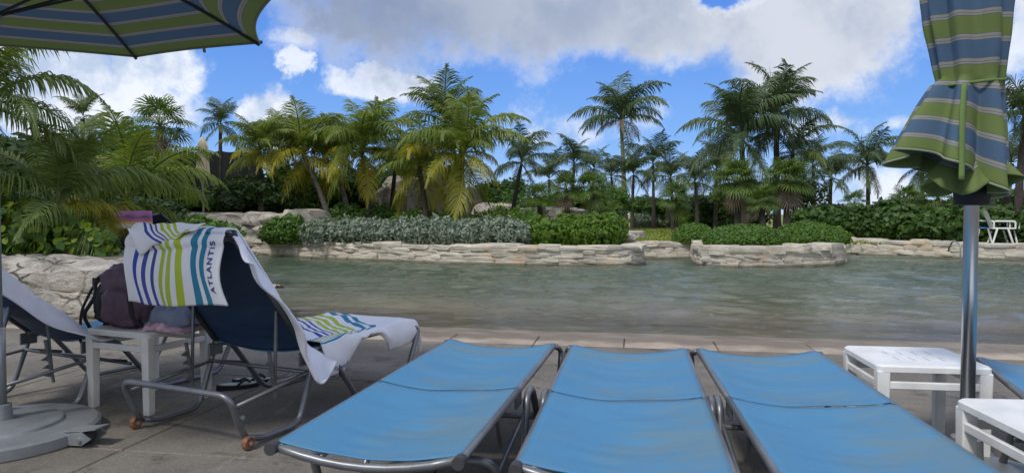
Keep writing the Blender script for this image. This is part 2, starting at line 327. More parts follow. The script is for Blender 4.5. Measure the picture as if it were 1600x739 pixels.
# ------------------------------------------------------------------ mesh helpers
class MB:
    def __init__(s): s.v = []; s.f = []; s.uv = {}
    def add(s, vs, fs):
        o = len(s.v); s.v += [tuple(x) for x in vs]; s.f += [tuple(i+o for i in f) for f in fs]; return o
    def box(s, c, size, rz=0.0, bev=0.0):
        sx, sy, sz = (q/2 for q in size); cx, cy, cz = c; b = min(bev, sx*.9, sy*.9, sz*.9)
        if b <= 0:
            loc = [(x, y, z) for z in (-sz, sz) for x, y in ((-sx, -sy), (sx, -sy), (sx, sy), (-sx, sy))]
            fs = [(3, 2, 1, 0), (4, 5, 6, 7), (0, 1, 5, 4), (1, 2, 6, 5), (2, 3, 7, 6), (3, 0, 4, 7)]
        else:
            def ring(z, i): 
                x, y = sx-i, sy-i
                return [(-x+b, -y, z), (x-b, -y, z), (x, -y+b, z), (x, y-b, z), (x-b, y, z), (-x+b, y, z), (-x, y-b, z), (-x, -y+b, z)]
            loc = ring(-sz, b) + ring(-sz+b, 0) + ring(sz-b, 0) + ring(sz, b)
            fs = [tuple(range(7, -1, -1)), tuple(range(24, 32))]
            for r in range(3):
                for k in range(8): fs.append((r*8+k, r*8+(k+1) % 8, (r+1)*8+(k+1) % 8, (r+1)*8+k))
        ca, sa = math.cos(rz), math.sin(rz)
        s.add([(cx+x*ca-y*sa, cy+x*sa+y*ca, cz+z) for x, y, z in loc], fs)
    def tube(s, pts, r, n=8, cap=True):
        pts = [Vector(p) for p in pts]; N = len(pts)
        rr = r if isinstance(r, (list, tuple)) else [r]*N
        T = [(pts[min(i+1, N-1)]-pts[max(i-1, 0)]).normalized() for i in range(N)]
        up = Vector((0, 0, 1)) if abs(T[0].z) < .9 else Vector((1, 0, 0))
        a = T[0].cross(up).normalized(); vs = []
        for i in range(N):
            a = (a-T[i]*a.dot(T[i])).normalized(); b_ = T[i].cross(a)
            for k in range(n):
                q = 2*math.pi*k/n; vs.append(pts[i]+(a*math.cos(q)+b_*math.sin(q))*rr[i])
        fs = [(i*n+k, i*n+(k+1) % n, (i+1)*n+(k+1) % n, (i+1)*n+k) for i in range(N-1) for k in range(n)]
        if cap: fs += [tuple(range(n-1, -1, -1)), tuple(range((N-1)*n, N*n))]
        s.add(vs, fs)
    def grid(s, fn, nu, nv, closed=False):
        """fn(i/nu, j/nv) -> point; writes uvs too"""
        o = len(s.v)
        for j in range(nv+1):
            for i in range(nu+1):
                s.v.append(tuple(fn(i/nu, j/nv))); s.uv[len(s.v)-1] = (i/nu, j/nv)
        for j in range(nv):
            for i in range(nu):
                q = o+j*(nu+1)+i; s.f.append((q, q+1, q+nu+2, q+nu+1))
    def lathe(s, prof, n=24, c=(0, 0, 0)):
        vs = [(c[0]+r*math.cos(2*math.pi*k/n), c[1]+r*math.sin(2*math.pi*k/n), c[2]+z) for r, z in prof for k in range(n)]
        fs = [(i*n+k, i*n+(k+1) % n, (i+1)*n+(k+1) % n, (i+1)*n+k) for i in range(len(prof)-1) for k in range(n)]
        fs += [tuple(range(n-1, -1, -1)), tuple(range((len(prof)-1)*n, len(prof)*n))]
        s.add(vs, fs)
    def mesh(s, name, m, smooth=False):
        me = bpy.data.meshes.new(name); me.from_pydata(s.v, [], s.f); me.materials.append(m)
        if s.uv:
            l = me.uv_layers.new(name='UVMap')
            idx = np.empty(len(me.loops), dtype=np.int32); me.loops.foreach_get('vertex_index', idx)
            arr = np.zeros((len(s.v), 2), dtype=np.float32)
            for k, q in s.uv.items(): arr[k] = q
            l.data.foreach_set('uv', arr[idx].ravel())
        if smooth: me.polygons.foreach_set('use_smooth', [True]*len(me.polygons))
        return me
    def build(s, name, m, parent=None, smooth=False): return link(name, s.mesh(name, m, smooth), parent)
def link(name, me, parent=None, M_=None):
    o = bpy.data.objects.new(name, me); col.objects.link(o)
    if parent: o.parent = parent
    if M_ is not None: o.matrix_local = M_
    return o
def empty(name, loc=(0, 0, 0), rz=0.0):
    o = bpy.data.objects.new(name, None); col.objects.link(o); o.location = loc; o.rotation_euler = (0, 0, rz); o.empty_display_size = .2; return o
def tag(o, label=None, cat=None, group=None, kind=None):
    if label: o['label'] = label
    if cat: o['category'] = cat
    if group: o['group'] = group
    if kind: o['kind'] = kind
    return o
KIDS = {}
def copy_tree(o, parent=None):
    c = o.copy(); col.objects.link(c); c.parent = parent
    for ch in [x for x in o.children]: copy_tree(ch, c)
    return c
def fillet(P, r, n=5):
    P = [Vector(p) for p in P]; out = [P[0]]
    for i in range(1, len(P)-1):
        a, b, c = P[i-1], P[i], P[i+1]
        d1 = (a-b); d2 = (c-b); rr = min(r, d1.length*.45, d2.length*.45)
        p, q = b+d1.normalized()*rr, b+d2.normalized()*rr
        for k in range(n+1):
            t = k/n; out.append(p*(1-t)**2+b*2*t*(1-t)+q*t*t)
    out.append(P[-1]); return out
def nz(x, y, z=0, s=1.0): return mn.noise(Vector((x*s, y*s, z*s)))
def smooth_angle(o, ang=40):
    for p in o.data.polygons: p.use_smooth = True
    md = o.data
    try: md.set_sharp_from_angle(angle=R(ang))
    except Exception: pass

# ================================================================== SETTING
WATER = -0.08
EDGE = 6.30                                            # deck edge, along the deck frame
# deck base sheet and slabs
deck = empty('pool_deck'); tag(deck, kind='structure')
b = MB(); b.v = [tuple(uv(-14, -8, -.012)), tuple(uv(22, -8, -.012)), tuple(uv(22, EDGE, -.012)), tuple(uv(-14, EDGE, -.012))]; b.f = [(0, 1, 2, 3)]
tag(b.build('joint_bed', M['joint'], deck), kind='structure')
slab_mesh = {}
def slab(u0, u1, v0, v1, z, m, name):
    g = .008; key = (round(u1-u0, 3), round(v1-v0, 3), name)
    if key not in slab_mesh:
        s_ = MB(); s_.box((0, 0, -.05), (u1-u0-g, v1-v0-g, .10), 0, .006); slab_mesh[key] = s_.mesh(name, m)
    o = link(name, slab_mesh[key], deck); o.location = uv((u0+u1)/2, (v0+v1)/2, z+random.uniform(-.001, .001)); o.rotation_euler = (0, 0, -TH)
SU = 1.52
u_line = on(300, 652).x*math.cos(TH)-on(300, 652).y*math.sin(TH)
vs_ = [-1.6, -.1, 1.4, 2.9, 4.4, EDGE-.42]
for i in range(-5, 9):
    for j in range(len(vs_)-1):
        slab(u_line+i*SU, u_line+(i+1)*SU, vs_[j], vs_[j+1], 0, M['deck'], 'slab')
for i in range(-9, 18):
    slab(u_line+i*SU/2, u_line+(i+1)*SU/2, EDGE-.42, EDGE, .002, M['coping'], 'coping_stone')

# lagoon bed: sandy beach entry falling away from the deck
def bed_mat():
    m = bpy.data.materials.new('wet_sandy_bed'); m.use_nodes = True
    t = NT(m.node_tree); b = t.n['Principled BSDF']; b.inputs['Roughness'].default_value = .55
    geo = t.node('ShaderNodeNewGeometry'); P = geo.outputs['Position']
    c = t.mix(t.rng(t.noise(P, 2.5, 5, .6), .35, .65), (.15, .115, .08), (.25, .20, .145))
    t.put(b.inputs['Base Color'], c); return m
b = MB()
prof = [(EDGE, -.004), (EDGE+.25, -.03), (EDGE+.7, -.075), (EDGE+1.6, -.16), (EDGE+3, -.35), (EDGE+5, -.8), (EDGE+20, -1.2)]
for v_, z_ in prof:
    for u_ in (-20, -8, 0, 8, 30): b.v.append(tuple(uv(u_, v_, z_)))
for j in range(len(prof)-1):
    for i in range(4): q = j*5+i; b.f.append((q, q+1, q+6, q+5))
tag(b.build('lagoon_bed', bed_mat(), None, True), kind='structure')

def water_mat():
    m = bpy.data.materials.new('murky_green_lagoon_water'); m.use_nodes = True
    t = NT(m.node_tree); t.n.clear()
    geo = t.node('ShaderNodeNewGeometry'); P = geo.outputs['Position']
    Pr = t.mapping(P, (1, 1, 1), (0, 0, TH)); s = t.node('ShaderNodeSeparateXYZ'); t.l.new(Pr, s.inputs[0]); V = s.outputs[1]
    big = t.noise(P, .35, 3, .5)
    Vn = t.math('ADD', V, t.math('MULTIPLY', t.math('SUBTRACT', big, .5), 3.0))
    c = t.mix(t.rng(Vn, 7.0, 10.2), (.225, .185, .125), (.100, .106, .068))
    c = t.mix(t.rng(Vn, 9.5, 14), c, (.062, .088, .056))
    alpha = t.rng(V, EDGE+.3, 9.5, .10, 1.0)
    # ripples: small wavelets riding on longer ones, crests roughly along the shore, ruffled in gusty patches
    w0 = t.noise(t.mapping(P, (.75, 2.0, 1), (0, 0, .20)), 1.0, 4, .55, 0, .8)
    w1 = t.noise(t.mapping(P, (1.6, 4.6, 1), (0, 0, .10)), 1.2, 5, .62, 0, .8)
    w2 = t.noise(t.mapping(P, (3.2, 8.5, 1), (0, 0, .30)), 2.6, 4, .6, 0, .4)
    w3 = t.noise(t.mapping(P, (.6, 1, 1)), .38, 4, .6)
    amp = t.rng(w3, .36, .60, .25, 1.0)
    h = t.math('MULTIPLY', t.math('ADD', w1, t.math('MULTIPLY', w2, .5)), amp)
    bn = t.node('ShaderNodeBump'); bn.inputs['Strength'].default_value = 1.0; bn.inputs['Distance'].default_value = .035
    t.l.new(h, bn.inputs['Height'])
    d = t.node('ShaderNodeBsdfDiffuse'); t.put(d.inputs[0], c)
    tr = t.node('ShaderNodeBsdfTransparent'); t.put(tr.inputs[0], (.86, .88, .80))
    body = t.node('ShaderNodeMixShader'); t.put(body.inputs[0], alpha); t.l.new(tr.outputs[0], body.inputs[1]); t.l.new(d.outputs[0], body.inputs[2])
    gl = t.node('ShaderNodeBsdfGlossy'); gl.inputs['Roughness'].default_value = .02; t.put(gl.inputs[0], (.92, .95, .95)); t.l.new(bn.outputs[0], gl.inputs['Normal'])
    fr = t.node('ShaderNodeFresnel'); fr.inputs[0].default_value = 1.33; t.l.new(bn.outputs[0], fr.inputs['Normal'])
    mxs = t.node('ShaderNodeMixShader'); t.l.new(t.math('MULTIPLY', fr.outputs[0], .95), mxs.inputs[0]); t.l.new(body.outputs[0], mxs.inputs[1]); t.l.new(gl.outputs[0], mxs.inputs[2])
    o = t.node('ShaderNodeOutputMaterial'); t.l.new(mxs.outputs[0], o.inputs[0])
    return m
def wave_height(x, y):
    rg = np.random.RandomState(4); h = np.zeros_like(x)
    for i in range(46):
        lam = .22*(1.9/.22)**rg.rand(); dr = rg.normal(R(80), .55); k = 2*math.pi/lam; ph = rg.rand()*6.28
        gust = .55+.45*np.sin(x*.35*rg.rand()+y*.5*rg.rand()+rg.rand()*6.28)
        sx_ = .10*np.sin(y*.8+rg.rand()*6)                        # crests wander, so they are short and broken
        h += gust*lam**.95*.0074*np.sin(k*((x+sx_)*math.cos(dr)+y*math.sin(dr))+ph+1.6*np.sin(x*.9*rg.rand()+ph))
    return h
nx, ny = 520, 330
gu = np.linspace(0, 1, nx+1); gv2 = np.linspace(0, 1, ny+1)**1.35
gyy = EDGE+.30+15.6*gv2[:, None]+0*gu[None]; half = 3.0+.95*gyy; gxx = -.17*gyy+(gu[None]*2-1)*half
calm = np.clip((gyy-EDGE-.3)/2.2, .15, 1)
gzz = WATER+wave_height(gxx, gyy)*calm
V3 = np.stack([gxx*math.cos(TH)+gyy*math.sin(TH), -gxx*math.sin(TH)+gyy*math.cos(TH), gzz], -1).reshape(-1, 3)
ii = (np.arange(ny)[:, None]*(nx+1)+np.arange(nx)[None]).ravel()
me = bpy.data.meshes.new('lagoon_water'); me.from_pydata(V3.tolist(), [], np.stack([ii, ii+1, ii+nx+2, ii+nx+1], 1).tolist()); me.materials.append(water_mat())
me.polygons.foreach_set('use_smooth', [True]*len(me.polygons))
tag(link('lagoon_water', me), kind='structure')

# the far bank: shoreline polyline, ground behind it out to the horizon
shore = [(-7.6, 20.2), (-5.6, 19.1), (-3.2, 17.8), (-1.5, 16.9), (0, 16.35), (1.6, 16.1), (2.7, 16.25), (3.15, 16.8), (3.3, 18.4)]
notch = [(3.35, 18.7), (4.85, 18.6)]
isle = [(4.75, 18.4), (4.35, 16.8), (4.38, 15.9), (4.85, 15.5), (6.0, 15.6), (7.5, 16.3), (8.1, 17.0), (8.3, 18.8), (8.9, 20.5)]
rwall = [(8.9, 20.7), (9.9, 20.6), (11.4, 19.1), (12.9, 17.8), (15.5, 16.2), (20, 15)]
GZ = .30
def ground_mat():
    m = bpy.data.materials.new('lawn_and_sand'); m.use_nodes = True
    t = NT(m.node_tree); b = t.n['Principled BSDF']; b.inputs['Roughness'].default_value = .95; b.inputs['Specular IOR Level'].default_value = .1
    geo = t.node('ShaderNodeNewGeometry'); P = geo.outputs['Position']
    c = t.mix(t.rng(t.noise(P, .8, 6, .6), .35, .65), (.17, .22, .04), (.26, .28, .075))
    c = t.mix(t.rng(t.noise(P, .3, 4, .6), .58, .66), c, (.20, .17, .11))
    t.put(b.inputs['Base Color'], c); return m
M['ground'] = ground_mat()
poly = [(-7.6, 20.2)] + shore[1:] + notch + isle + rwall + [(60, 12), (3000, 60), (3000, 2600), (-3000, 2600), (-3000, 22), (-20, 21)]
from mathutils.geometry import tessellate_polygon
poly = shore+notch+isle+rwall+[(60, 12), (60, 60), (-60, 60), (-60, 22), (-20, 21)]
tris = tessellate_polygon([[Vector((x, y, 0)) for x, y in poly]])
gv = [(x, y, GZ) for x, y in poly]; k0 = len(gv); i60 = poly.index((60, 60)); im60 = poly.index((-60, 60))
gv += [(3000, 60, GZ), (3000, 2600, GZ), (-3000, 2600, GZ), (-3000, 60, GZ)]
me = bpy.data.meshes.new('ground'); me.from_pydata(gv, [], [tuple(t) for t in tris]+[(im60, i60, k0, k0+1, k0+2, k0+3)]); me.materials.append(M['ground'])
tag(link('ground', me), kind='structure')
# raised terrace behind the near rock wall
terr = [(-40, 8.7), (-9, 8.5), (-5.5, 8.35), (-4.5, 8.4), (-4.0, 8.7), (-4.4, 10.4), (-5.6, 13), (-7.5, 17), (-8.3, 20.6), (-9, 23), (-40, 26)]
b = MB(); n_ = len(terr)
b.v = [(x, y, .57) for x, y in terr] + [(x, y, -.5) for x, y in terr]
b.f = [tuple(range(n_))] + [(i, i+n_, (i+1) % n_+n_, (i+1) % n_) for i in range(n_)]
tag(b.build('raised_terrace', mat('sandy_soil', (.20, .18, .12), .95, var=.35, vscale=2), None), kind='structure')
# open sea behind everything
b = MB(); b.v = [(-5000, -600, -1.6), (5000, -600, -1.6), (5000, 5200, -1.6), (-5000, 5200, -1.6)]; b.f = [(0, 1, 2, 3)]
tag(b.build('sea', mat('blue_sea', (.02, .10, .16), .2), None), kind='structure')

# ------------------------------------------------------------------ stones and walls
def rough_box(sx, sy, sz, seed, cuts=(4, 2, 2), amp=.16, taper=.10):
    bm = bmesh.new(); bmesh.ops.create_cube(bm, size=1)
    bmesh.ops.subdivide_edges(bm, edges=bm.edges[:], cuts=cuts[1]-1 if cuts[1] > 1 else 1, use_grid_fill=True)
    for v in bm.verts:
        p = v.co.copy()
        rr = Vector((p.x*1.0, p.y, p.z))
        L = max(abs(p.x), abs(p.y), abs(p.z))*2
        sph = rr.normalized()*.62
        q = rr.lerp(sph, .32)
        nn = mn.noise_vector(q*2.3+Vector((seed*3.1, seed, seed*1.7)))
        q += nn*amp
        v.co = Vector((q.x*sx, q.y*sy, q.z*sz))
    return bm
def stone_meshes(name, m, k, cuts=3, amp=.14, seed0=0):
    out = []
    for i in range(k):
        bm = rough_box(1, 1, 1, seed0+i, (cuts, cuts, cuts), amp)
        me = bpy.data.meshes.new(name); bm.to_mesh(me); bm.free(); me.materials.append(m)
        me.polygons.foreach_set('use_smooth', [True]*len(me.polygons))
        try: me.set_sharp_from_angle(angle=R(48))
        except Exception: pass
        out.append(me)
    return out
SM = stone_meshes('stone', M['strata'], 8, 3, .10)
SC = stone_meshes('stone', M['coral'], 8, 4, .17, 20)
SG = stone_meshes('boulder', M['greyrock'], 4, 4, .28, 40)
def poly_len(P): return sum((Vector(P[i+1])-Vector(P[i])).length for i in range(len(P)-1))
def poly_at(P, s):
    P = [Vector(p) for p in P]
    for i in range(len(P)-1):
        L = (P[i+1]-P[i]).length
        if s <= L or i == len(P)-2:
            d = (P[i+1]-P[i]).normalized(); return P[i]+d*s, d
        s -= L
def stone_wall(name, P, z0, z1, hs, ws, label, meshes=SM, depth=.34, core=None, cat='stone wall', topj=.06, core_mat=None):
    root = empty(name, (P[0][0], P[0][1], z0)); org = Vector((P[0][0], P[0][1], z0))
    tag(root, label, cat)
    PP = [Vector((x, y)) for x, y in P]
    PP = [Vector((q.x, q.y)) for q in fillet([Vector((p.x, p.y, 0)) for p in PP], .5, 4)]
    # mortar core behind the faces
    b = MB(); N = len(PP); nrm = []
    for i in range(N):
        d = (PP[min(i+1, N-1)]-PP[max(i-1, 0)]).normalized(); nrm.append(Vector((-d.y, d.x)))
    for i in range(N):
        f0 = PP[i]+nrm[i]*depth*.15; f1 = PP[i]+nrm[i]*depth*2.2
        for q, z in ((f0, z0-.5), (f0, z1-.07), (f1, z1-.07), (f1, z0-.5)): b.v.append((q.x-org.x, q.y-org.y, z-org.z))
    for i in range(N-1):
        for k in range(3): q = i*4+k; b.f.append((q, q+4, q+5, q+1))
    b.build('mortar_core', core_mat or M['grout'], root)
    L = poly_len(PP); z = z0
    H = z1-z0; n = max(1, round(H/hs)); hh = [random.uniform(.75, 1.3) for _ in range(n)]; tot = sum(hh); cnt = 0
    for r in range(n):
        h = hh[r]/tot*H; s = random.uniform(-.3, 0)*ws
        while s < L:
            wd = ws*random.uniform(.5, 1.7)
            if r == n-1: wd *= 1.25
            c, d = poly_at(PP, min(max(s+wd/2, 0), L)); nr = Vector((-d.y, d.x))
            top = random.uniform(-.3, 1)*topj if r == n-1 else 0
            dd = depth*(1.5 if r == n-1 else 1)
            pos = c+nr*(dd*.5-random.uniform(0, .045)-.03*(r == n-1))
            o = link('stone', random.choice(meshes), root)
            o.location = (pos.x-org.x, pos.y-org.y, z+h/2+top/2-org.z)
            o.rotation_euler = (random.uniform(-.03, .03), random.uniform(-.04, .04), math.atan2(d.y, d.x)+random.uniform(-.05, .05)+(math.pi if random.random() < .5 else 0))
            o.scale = (wd*1.10, dd, (h+top)*1.22)
            s += wd; cnt += 1
            if cnt >= 295: return root
        z += h
    return root
stone_wall('stone_wall', shore, WATER-.04, .345, .10, .48, 'long pale layered stone wall holding the planted bank below the silver hedge', depth=.40)
stone_wall('stone_wall', notch, WATER-.04, .34, .11, .38, 'short stone wall at the back of the narrow water gap between two banks')
stone_wall('stone_wall', isle, WATER-.04, .35, .12, .40, 'rounded pale stone wall around the clipped dome hedges', depth=.42)
stone_wall('stone_wall', rwall, WATER-.04, .36, .11, .42, 'low stone wall running right below the dark round-leaved hedge')
stone_wall('rock_wall', [(-11.2, 19.8), (-9.2, 20.1), (-7.9, 20.15), (-6.7, 19.9), (-5.9, 19.55)], .20, 1.06, .27, .62, 'tall bank of white rounded boulders left of the far shore', meshes=SC, depth=.6, topj=.12)
for ch in list(bpy.data.objects):
    pass

# near rough rock wall on the left: displaced coral rock with dark cracks, stones proud of it
def near_wall():
    root = empty('rock_wall', (-5, 7.6, 0)); org = Vector((-5, 7.6, 0))
    tag(root, 'rough grey coral rock wall with dark cracks behind the two raised loungers', 'rock wall')
    P = [(-16, 8.3), (-9, 8.0), (-5.6, 7.8), (-3.9, 7.65), (-2.8, 7.45), (-2.42, 7.5), (-2.62, 8.0), (-3.6, 9.5), (-5.0, 12.3), (-7.1, 17.0)]
    PP = [Vector((q.x, q.y)) for q in fillet([Vector((x, y, 0)) for x, y in P], .5, 5)]
    L = poly_len(PP)
    def height(p, s):
        h = .60+.07*nz(p.x, p.y, 0, .9)+.05*nz(p.x, p.y, 5, 2.5)
        e = abs(s-L0)                                  # drops to a low shoulder at the water's edge
        k_ = max(0, 1-max(0, L0-s)/1.9) if s < L0 else 1; k_ = k_*k_*(3-2*k_)
        return h*(1-.60*k_)
    L0 = poly_len(PP[:1]) ; acc = 0
    for i in range(len(PP)-1):
        acc += (PP[i+1]-PP[i]).length
        if PP[i+1].x > -2.55: L0 = acc; break
    NS, NH = 420, 26
    b = MB()
    def fn(a, c_):
        s = a*L; p, d = poly_at(PP, s); nr = Vector((-d.y, d.x)); h = height(p, s)
        # profile: face rising from the ground, rounded shoulder, then a rough top falling back
        if c_ < .55: t_ = c_/.55; off = .05*t_; z = -.15+(h-.02+.15)*t_*.96
        else: t_ = (c_-.55)/.45; off = .05+.95*t_; z = h*.975+.07*math.sin(min(1, t_*3)*math.pi*.5)-.06*t_
        q = Vector((p.x+nr.x*off, p.y+nr.y*off, z))
        n1_ = mn.fractal(q*2.6, .9, 2.1, 5)*.05 + mn.noise(q*Vector((1, 1, 1)).length*.9)*.05
        st = abs(mn.noise(Vector((q.x*1.2, q.y*1.2, q.z*7))))*.05
        vd = mn.voronoi(Vector((q.x*2.1, q.y*2.1, q.z*3.1)))[0]; crack = min(1, (vd[1]-vd[0])/.12)
        dep = -.055*(1-crack)+n1_-st
        if c_ < .55: q -= Vector((nr.x, nr.y, 0))*dep
        else: q.z += dep*.9+.03*mn.fractal(Vector((q.x*5, q.y*5, 0)), .8, 2, 4)
        return q-org
    b.grid(fn, NS, NH)
    o = b.build('rock_mass', M['coral'], root, True); smooth_angle(o, 55)
    # individual fitted stones on the seen face
    for r, (zc, hh) in enumerate(((.12, .26), (.36, .24))):
        s = 3.2+r*.17
        while s < L0-1.6:
            wd = random.uniform(.34, .80); p, d = poly_at(PP, s+wd/2); nr = Vector((-d.y, d.x))
            k = link('stone', random.choice(SC), root)
            k.location = Vector((p.x+nr.x*.075, p.y+nr.y*.075, zc+random.uniform(-.02, .02)))-org
            k.rotation_euler = (random.uniform(-.1, .1), random.uniform(-.09, .09), math.atan2(d.y, d.x)); k.scale = (wd*1.02, .20, hh*random.uniform(1.0, 1.15)); s += wd
near_wall()

def boulder(px, py, d, s, label, m=None):
    p = at(px, py, d); o = link('boulder', m or random.choice(SG)); o.location = (p.x, p.y, max(GZ, .3)+s[2]*.35); o.scale = s; o.rotation_euler = (0, 0, random.uniform(0, 6))
    o.location.z = p.z; tag(o, label, 'boulder', 'boulders among the palms')
boulder(618, 330, 25, (1.6, 1.2, 1.3), 'grey boulder low at the left end of the rock heap among palms')
boulder(652, 318, 26, (2.0, 1.4, 1.9), 'tall grey boulder in the middle of the heap behind the palm trunks')
boulder(690, 312, 27, (1.8, 1.4, 2.2), 'highest brown boulder behind the two yellow-green palms')
boulder(728, 325, 26, (1.3, 1.2, 1.4), 'brownish boulder at the right end of the heap')
boulder(760, 338, 24, (.9, .8, .8), 'small pale boulder left of the leaning slim palm', SC[1])
boulder(788, 335, 24, (.8, .8, .7), 'small pale boulder at the foot of the leaning slim palm', SC[2])
boulder(850, 341, 24.5, (2.6, 1.0, .7), 'long low white rock under the bright fan palm', SC[3])
boulder(893, 340, 24, (1.4, 1.0, .5), 'low white rock right of the bright fan palm', SC[4])
boulder(975, 372, 18.2, (.55, .4, .22), 'white stepping rock at the hedge end by the lawn', SC[5])
boulder(992, 366, 19.2, (.5, .4, .18), 'second white rock on the path beside the tall palm', SC[6])

# ================================================================== VEGETATION
def leaves_mesh(name, m, blobs, n, size, aspect=.5, shell=.75, core=True, seed=0, flat=0.0, zmin=None, wob=1.0):
    """many small leaf faces through ellipsoid volumes; blobs: (cx,cy,cz, rx,ry,rz)"""
    rg = np.random.RandomState(seed); vol = np.array([(r[3]*r[4]*r[5])**(2/3) for r in blobs]); vol = vol/vol.sum()
    k = rg.choice(len(blobs), n, p=vol); B = np.array(blobs, dtype=float)[k]
    d = rg.normal(size=(n, 3)); d /= np.linalg.norm(d, axis=1)[:, None]
    rad = shell+(1.06-shell)*rg.rand(n)**.6
    rad *= 1+wob*(.10*np.sin(d[:, 0]*7+k)+.08*np.sin(d[:, 2]*9+d[:, 1]*6))
    c = B[:, :3]+d*B[:, 3:]*rad[:, None]
    nn = d+rg.normal(size=(n, 3))*.75; nn[:, 2] += flat; nn /= np.linalg.norm(nn, axis=1)[:, None]
    a = np.cross(nn, rg.normal(size=(n, 3))); a /= np.linalg.norm(a, axis=1)[:, None]; bb = np.cross(nn, a)
    s = size*(.6+.8*rg.rand(n))[:, None]
    v = np.stack([c-a*s, c-a*s*.1+bb*s*aspect, c+a*s, c-a*s*.1-bb*s*aspect], 1)
    if zmin is not None: v[..., 2] = np.maximum(v[..., 2], zmin)
    V = v.reshape(-1, 3).tolist(); Fc = np.arange(n*4).reshape(n, 4).tolist()
    if core:
        for (x, y, z, rx, ry, rz) in blobs:
            bm = bmesh.new(); bmesh.ops.create_icosphere(bm, subdivisions=2, radius=1)
            o = len(V); kk = .84*shell if shell > .6 else .6
            for q in bm.verts:
                f = kk*(1+.22*mn.noise(q.co*2+Vector((x, y, z)))); V.append((x+q.co.x*rx*f, y+q.co.y*ry*f, z+q.co.z*rz*f))
            for fc in bm.faces: Fc.append([o+q.index for q in fc.verts])
            bm.free()
    me = bpy.data.meshes.new(name); me.from_pydata(V, [], Fc); me.materials.append(m); return me

def stems(root, pts, r=.02, m=None):
    b = MB()
    for p in pts: b.tube([(p[0]*.3, p[1]*.3, 0), (p[0]*.7, p[1]*.7, p[2]*.55), p], [r, r*.8, r*.4], 5)
    b.build('stem', m or M['trunk_dark'], root)

def bush(name, loc, blobs, m, n, size, label, cat='bush', aspect=.5, group=None, seed=0, shell=.75, zmin=-.05, scale=1, flat=0):
    root = empty(name, loc); tag(root, label, cat, group)
    link('foliage', leaves_mesh('foliage', m, blobs, n, size, aspect, shell, True, seed, flat, zmin, .12 if name == 'dome_hedge' else 1.0), root)
    stems(root, [(q[0], q[1], q[2]) for q in blobs[:5]], .025)
    root.scale = (scale,)*3
    return root

def hedge_along(name, P, z0, h, halfw, m, n, size, label, seed, step=.42, wob=.16, aspect=.5, cat='hedge'):
    L = poly_len(P); k = int(L/step)+1; org = P[0]; bl = []
    rg = random.Random(seed)
    for i in range(k+1):
        c, d = poly_at(P, min(L, i*step)); hh = h*(1+rg.uniform(-wob, wob))
        bl.append((c.x-org[0]+rg.uniform(-.08, .08), c.y-org[1]+rg.uniform(-.08, .08), hh*.48, step*1.0, halfw*rg.uniform(.9, 1.1), hh*.54))
    root = empty(name, (org[0], org[1], z0)); tag(root, label, cat)
    link('foliage', leaves_mesh('foliage', m, bl, n, size, aspect, .80, True, seed, .3, 0), root)
    stems(root, [(q[0], q[1], q[2]) for q in bl[::3]], .02) if False else None
    b = MB()
    for q in bl[::2]: b.tube([(q[0], q[1]-.1, -.05), (q[0]+.05, q[1], q[2])], [.02, .012], 5)
    b.build('stem', M['trunk_dark'], root)
    return root
def XY(px, d): p = at(px, 335, d); return (p.x, p.y)
hedge_along('silver_hedge', [XY(492, 19.2), XY(560, 18.6), XY(650, 18.0), XY(740, 17.5), XY(812, 17.3)], GZ, .66, .50, M['silver'], 17000, .050, 'silvery grey-green clipped hedge on top of the long stone wall', 3, .38, .10)
hedge_along('green_hedge', [XY(800, 17.9), XY(860, 17.35), XY(920, 17.2), XY(952, 17.5)], GZ, .72, .55, M['hedge_bright'], 13000, .055, 'bright green hedge at the right end of the silver hedge', 4, .36, .10)
bush('shrub', (*XY(450, 19.4), .33), [(0, 0, .28, .6, .5, .42), (-.35, .1, .22, .4, .4, .3), (.4, 0, .2, .4, .4, .3), (.1, 0, .48, .35, .35, .28)], M['hedge'], 4500, .06, 'round green shrub between white boulders and the silver hedge', 'shrub', seed=5)
hedge_along('ground_cover', [XY(598, 22), XY(680, 21.2), XY(770, 20.5), XY(815, 20.3)], GZ, .92, .6, M['hedge_bright'], 9000, .06, 'low bright green planting behind the silver hedge at the palm trunks', 6, .5, .14, cat='shrub')
hedge_along('ground_cover', [XY(428, 23), XY(500, 22.5), XY(590, 22)], GZ, 1.15, .7, M['bush_mid'], 8000, .075, 'dark leafy undergrowth below the leaning palm trunks', 8, .55, .2, cat='shrub')
def dome(px, d, rx, ry, h, n, label, seed, m='hedge'):
    bl = [(0, 0, h*.30, rx, ry, h*.72), (-rx*.4, 0, h*.26, rx*.6, ry*.9, h*.62), (rx*.4, 0, h*.27, rx*.6, ry*.9, h*.64)]
    r = bush('dome_hedge', (*XY(px, d), GZ+.02), bl, M[m], int(n*1.3), .033, label, 'hedge', .55, 'clipped dome hedges by the water', seed, .93, 0, flat=.5)
dome(1084, 18.9, .56, .5, .52, 5000, 'smallest clipped dome hedge beside the lawn', 11)
dome(1163, 17.0, .95, .72, .52, 9500, 'large clipped dome hedge in the middle over the rounded wall', 12)
dome(1262, 17.7, .85, .7, .56, 9000, 'clipped dome hedge at the right end over the rounded wall', 13)
bush('shrub', (*XY(1300, 18.0), .3), [(0, 0, .2, .45, .4, .26)], M['hedge_bright'], 1500, .05, 'small loose bright shrub at the right tip of the rounded bank', 'shrub', seed=14)
hedge_along('sea_grape_hedge', [XY(1262, 23.5), XY(1330, 22.8), XY(1420, 21.2), XY(1500, 20.0), XY(1600, 19.2), XY(1700, 18.6)], GZ, 1.02, .8, M['grape'], 15000, .085, 'dark round-leaved hedge along the top of the right stone wall', 7, .55, .17, .85)
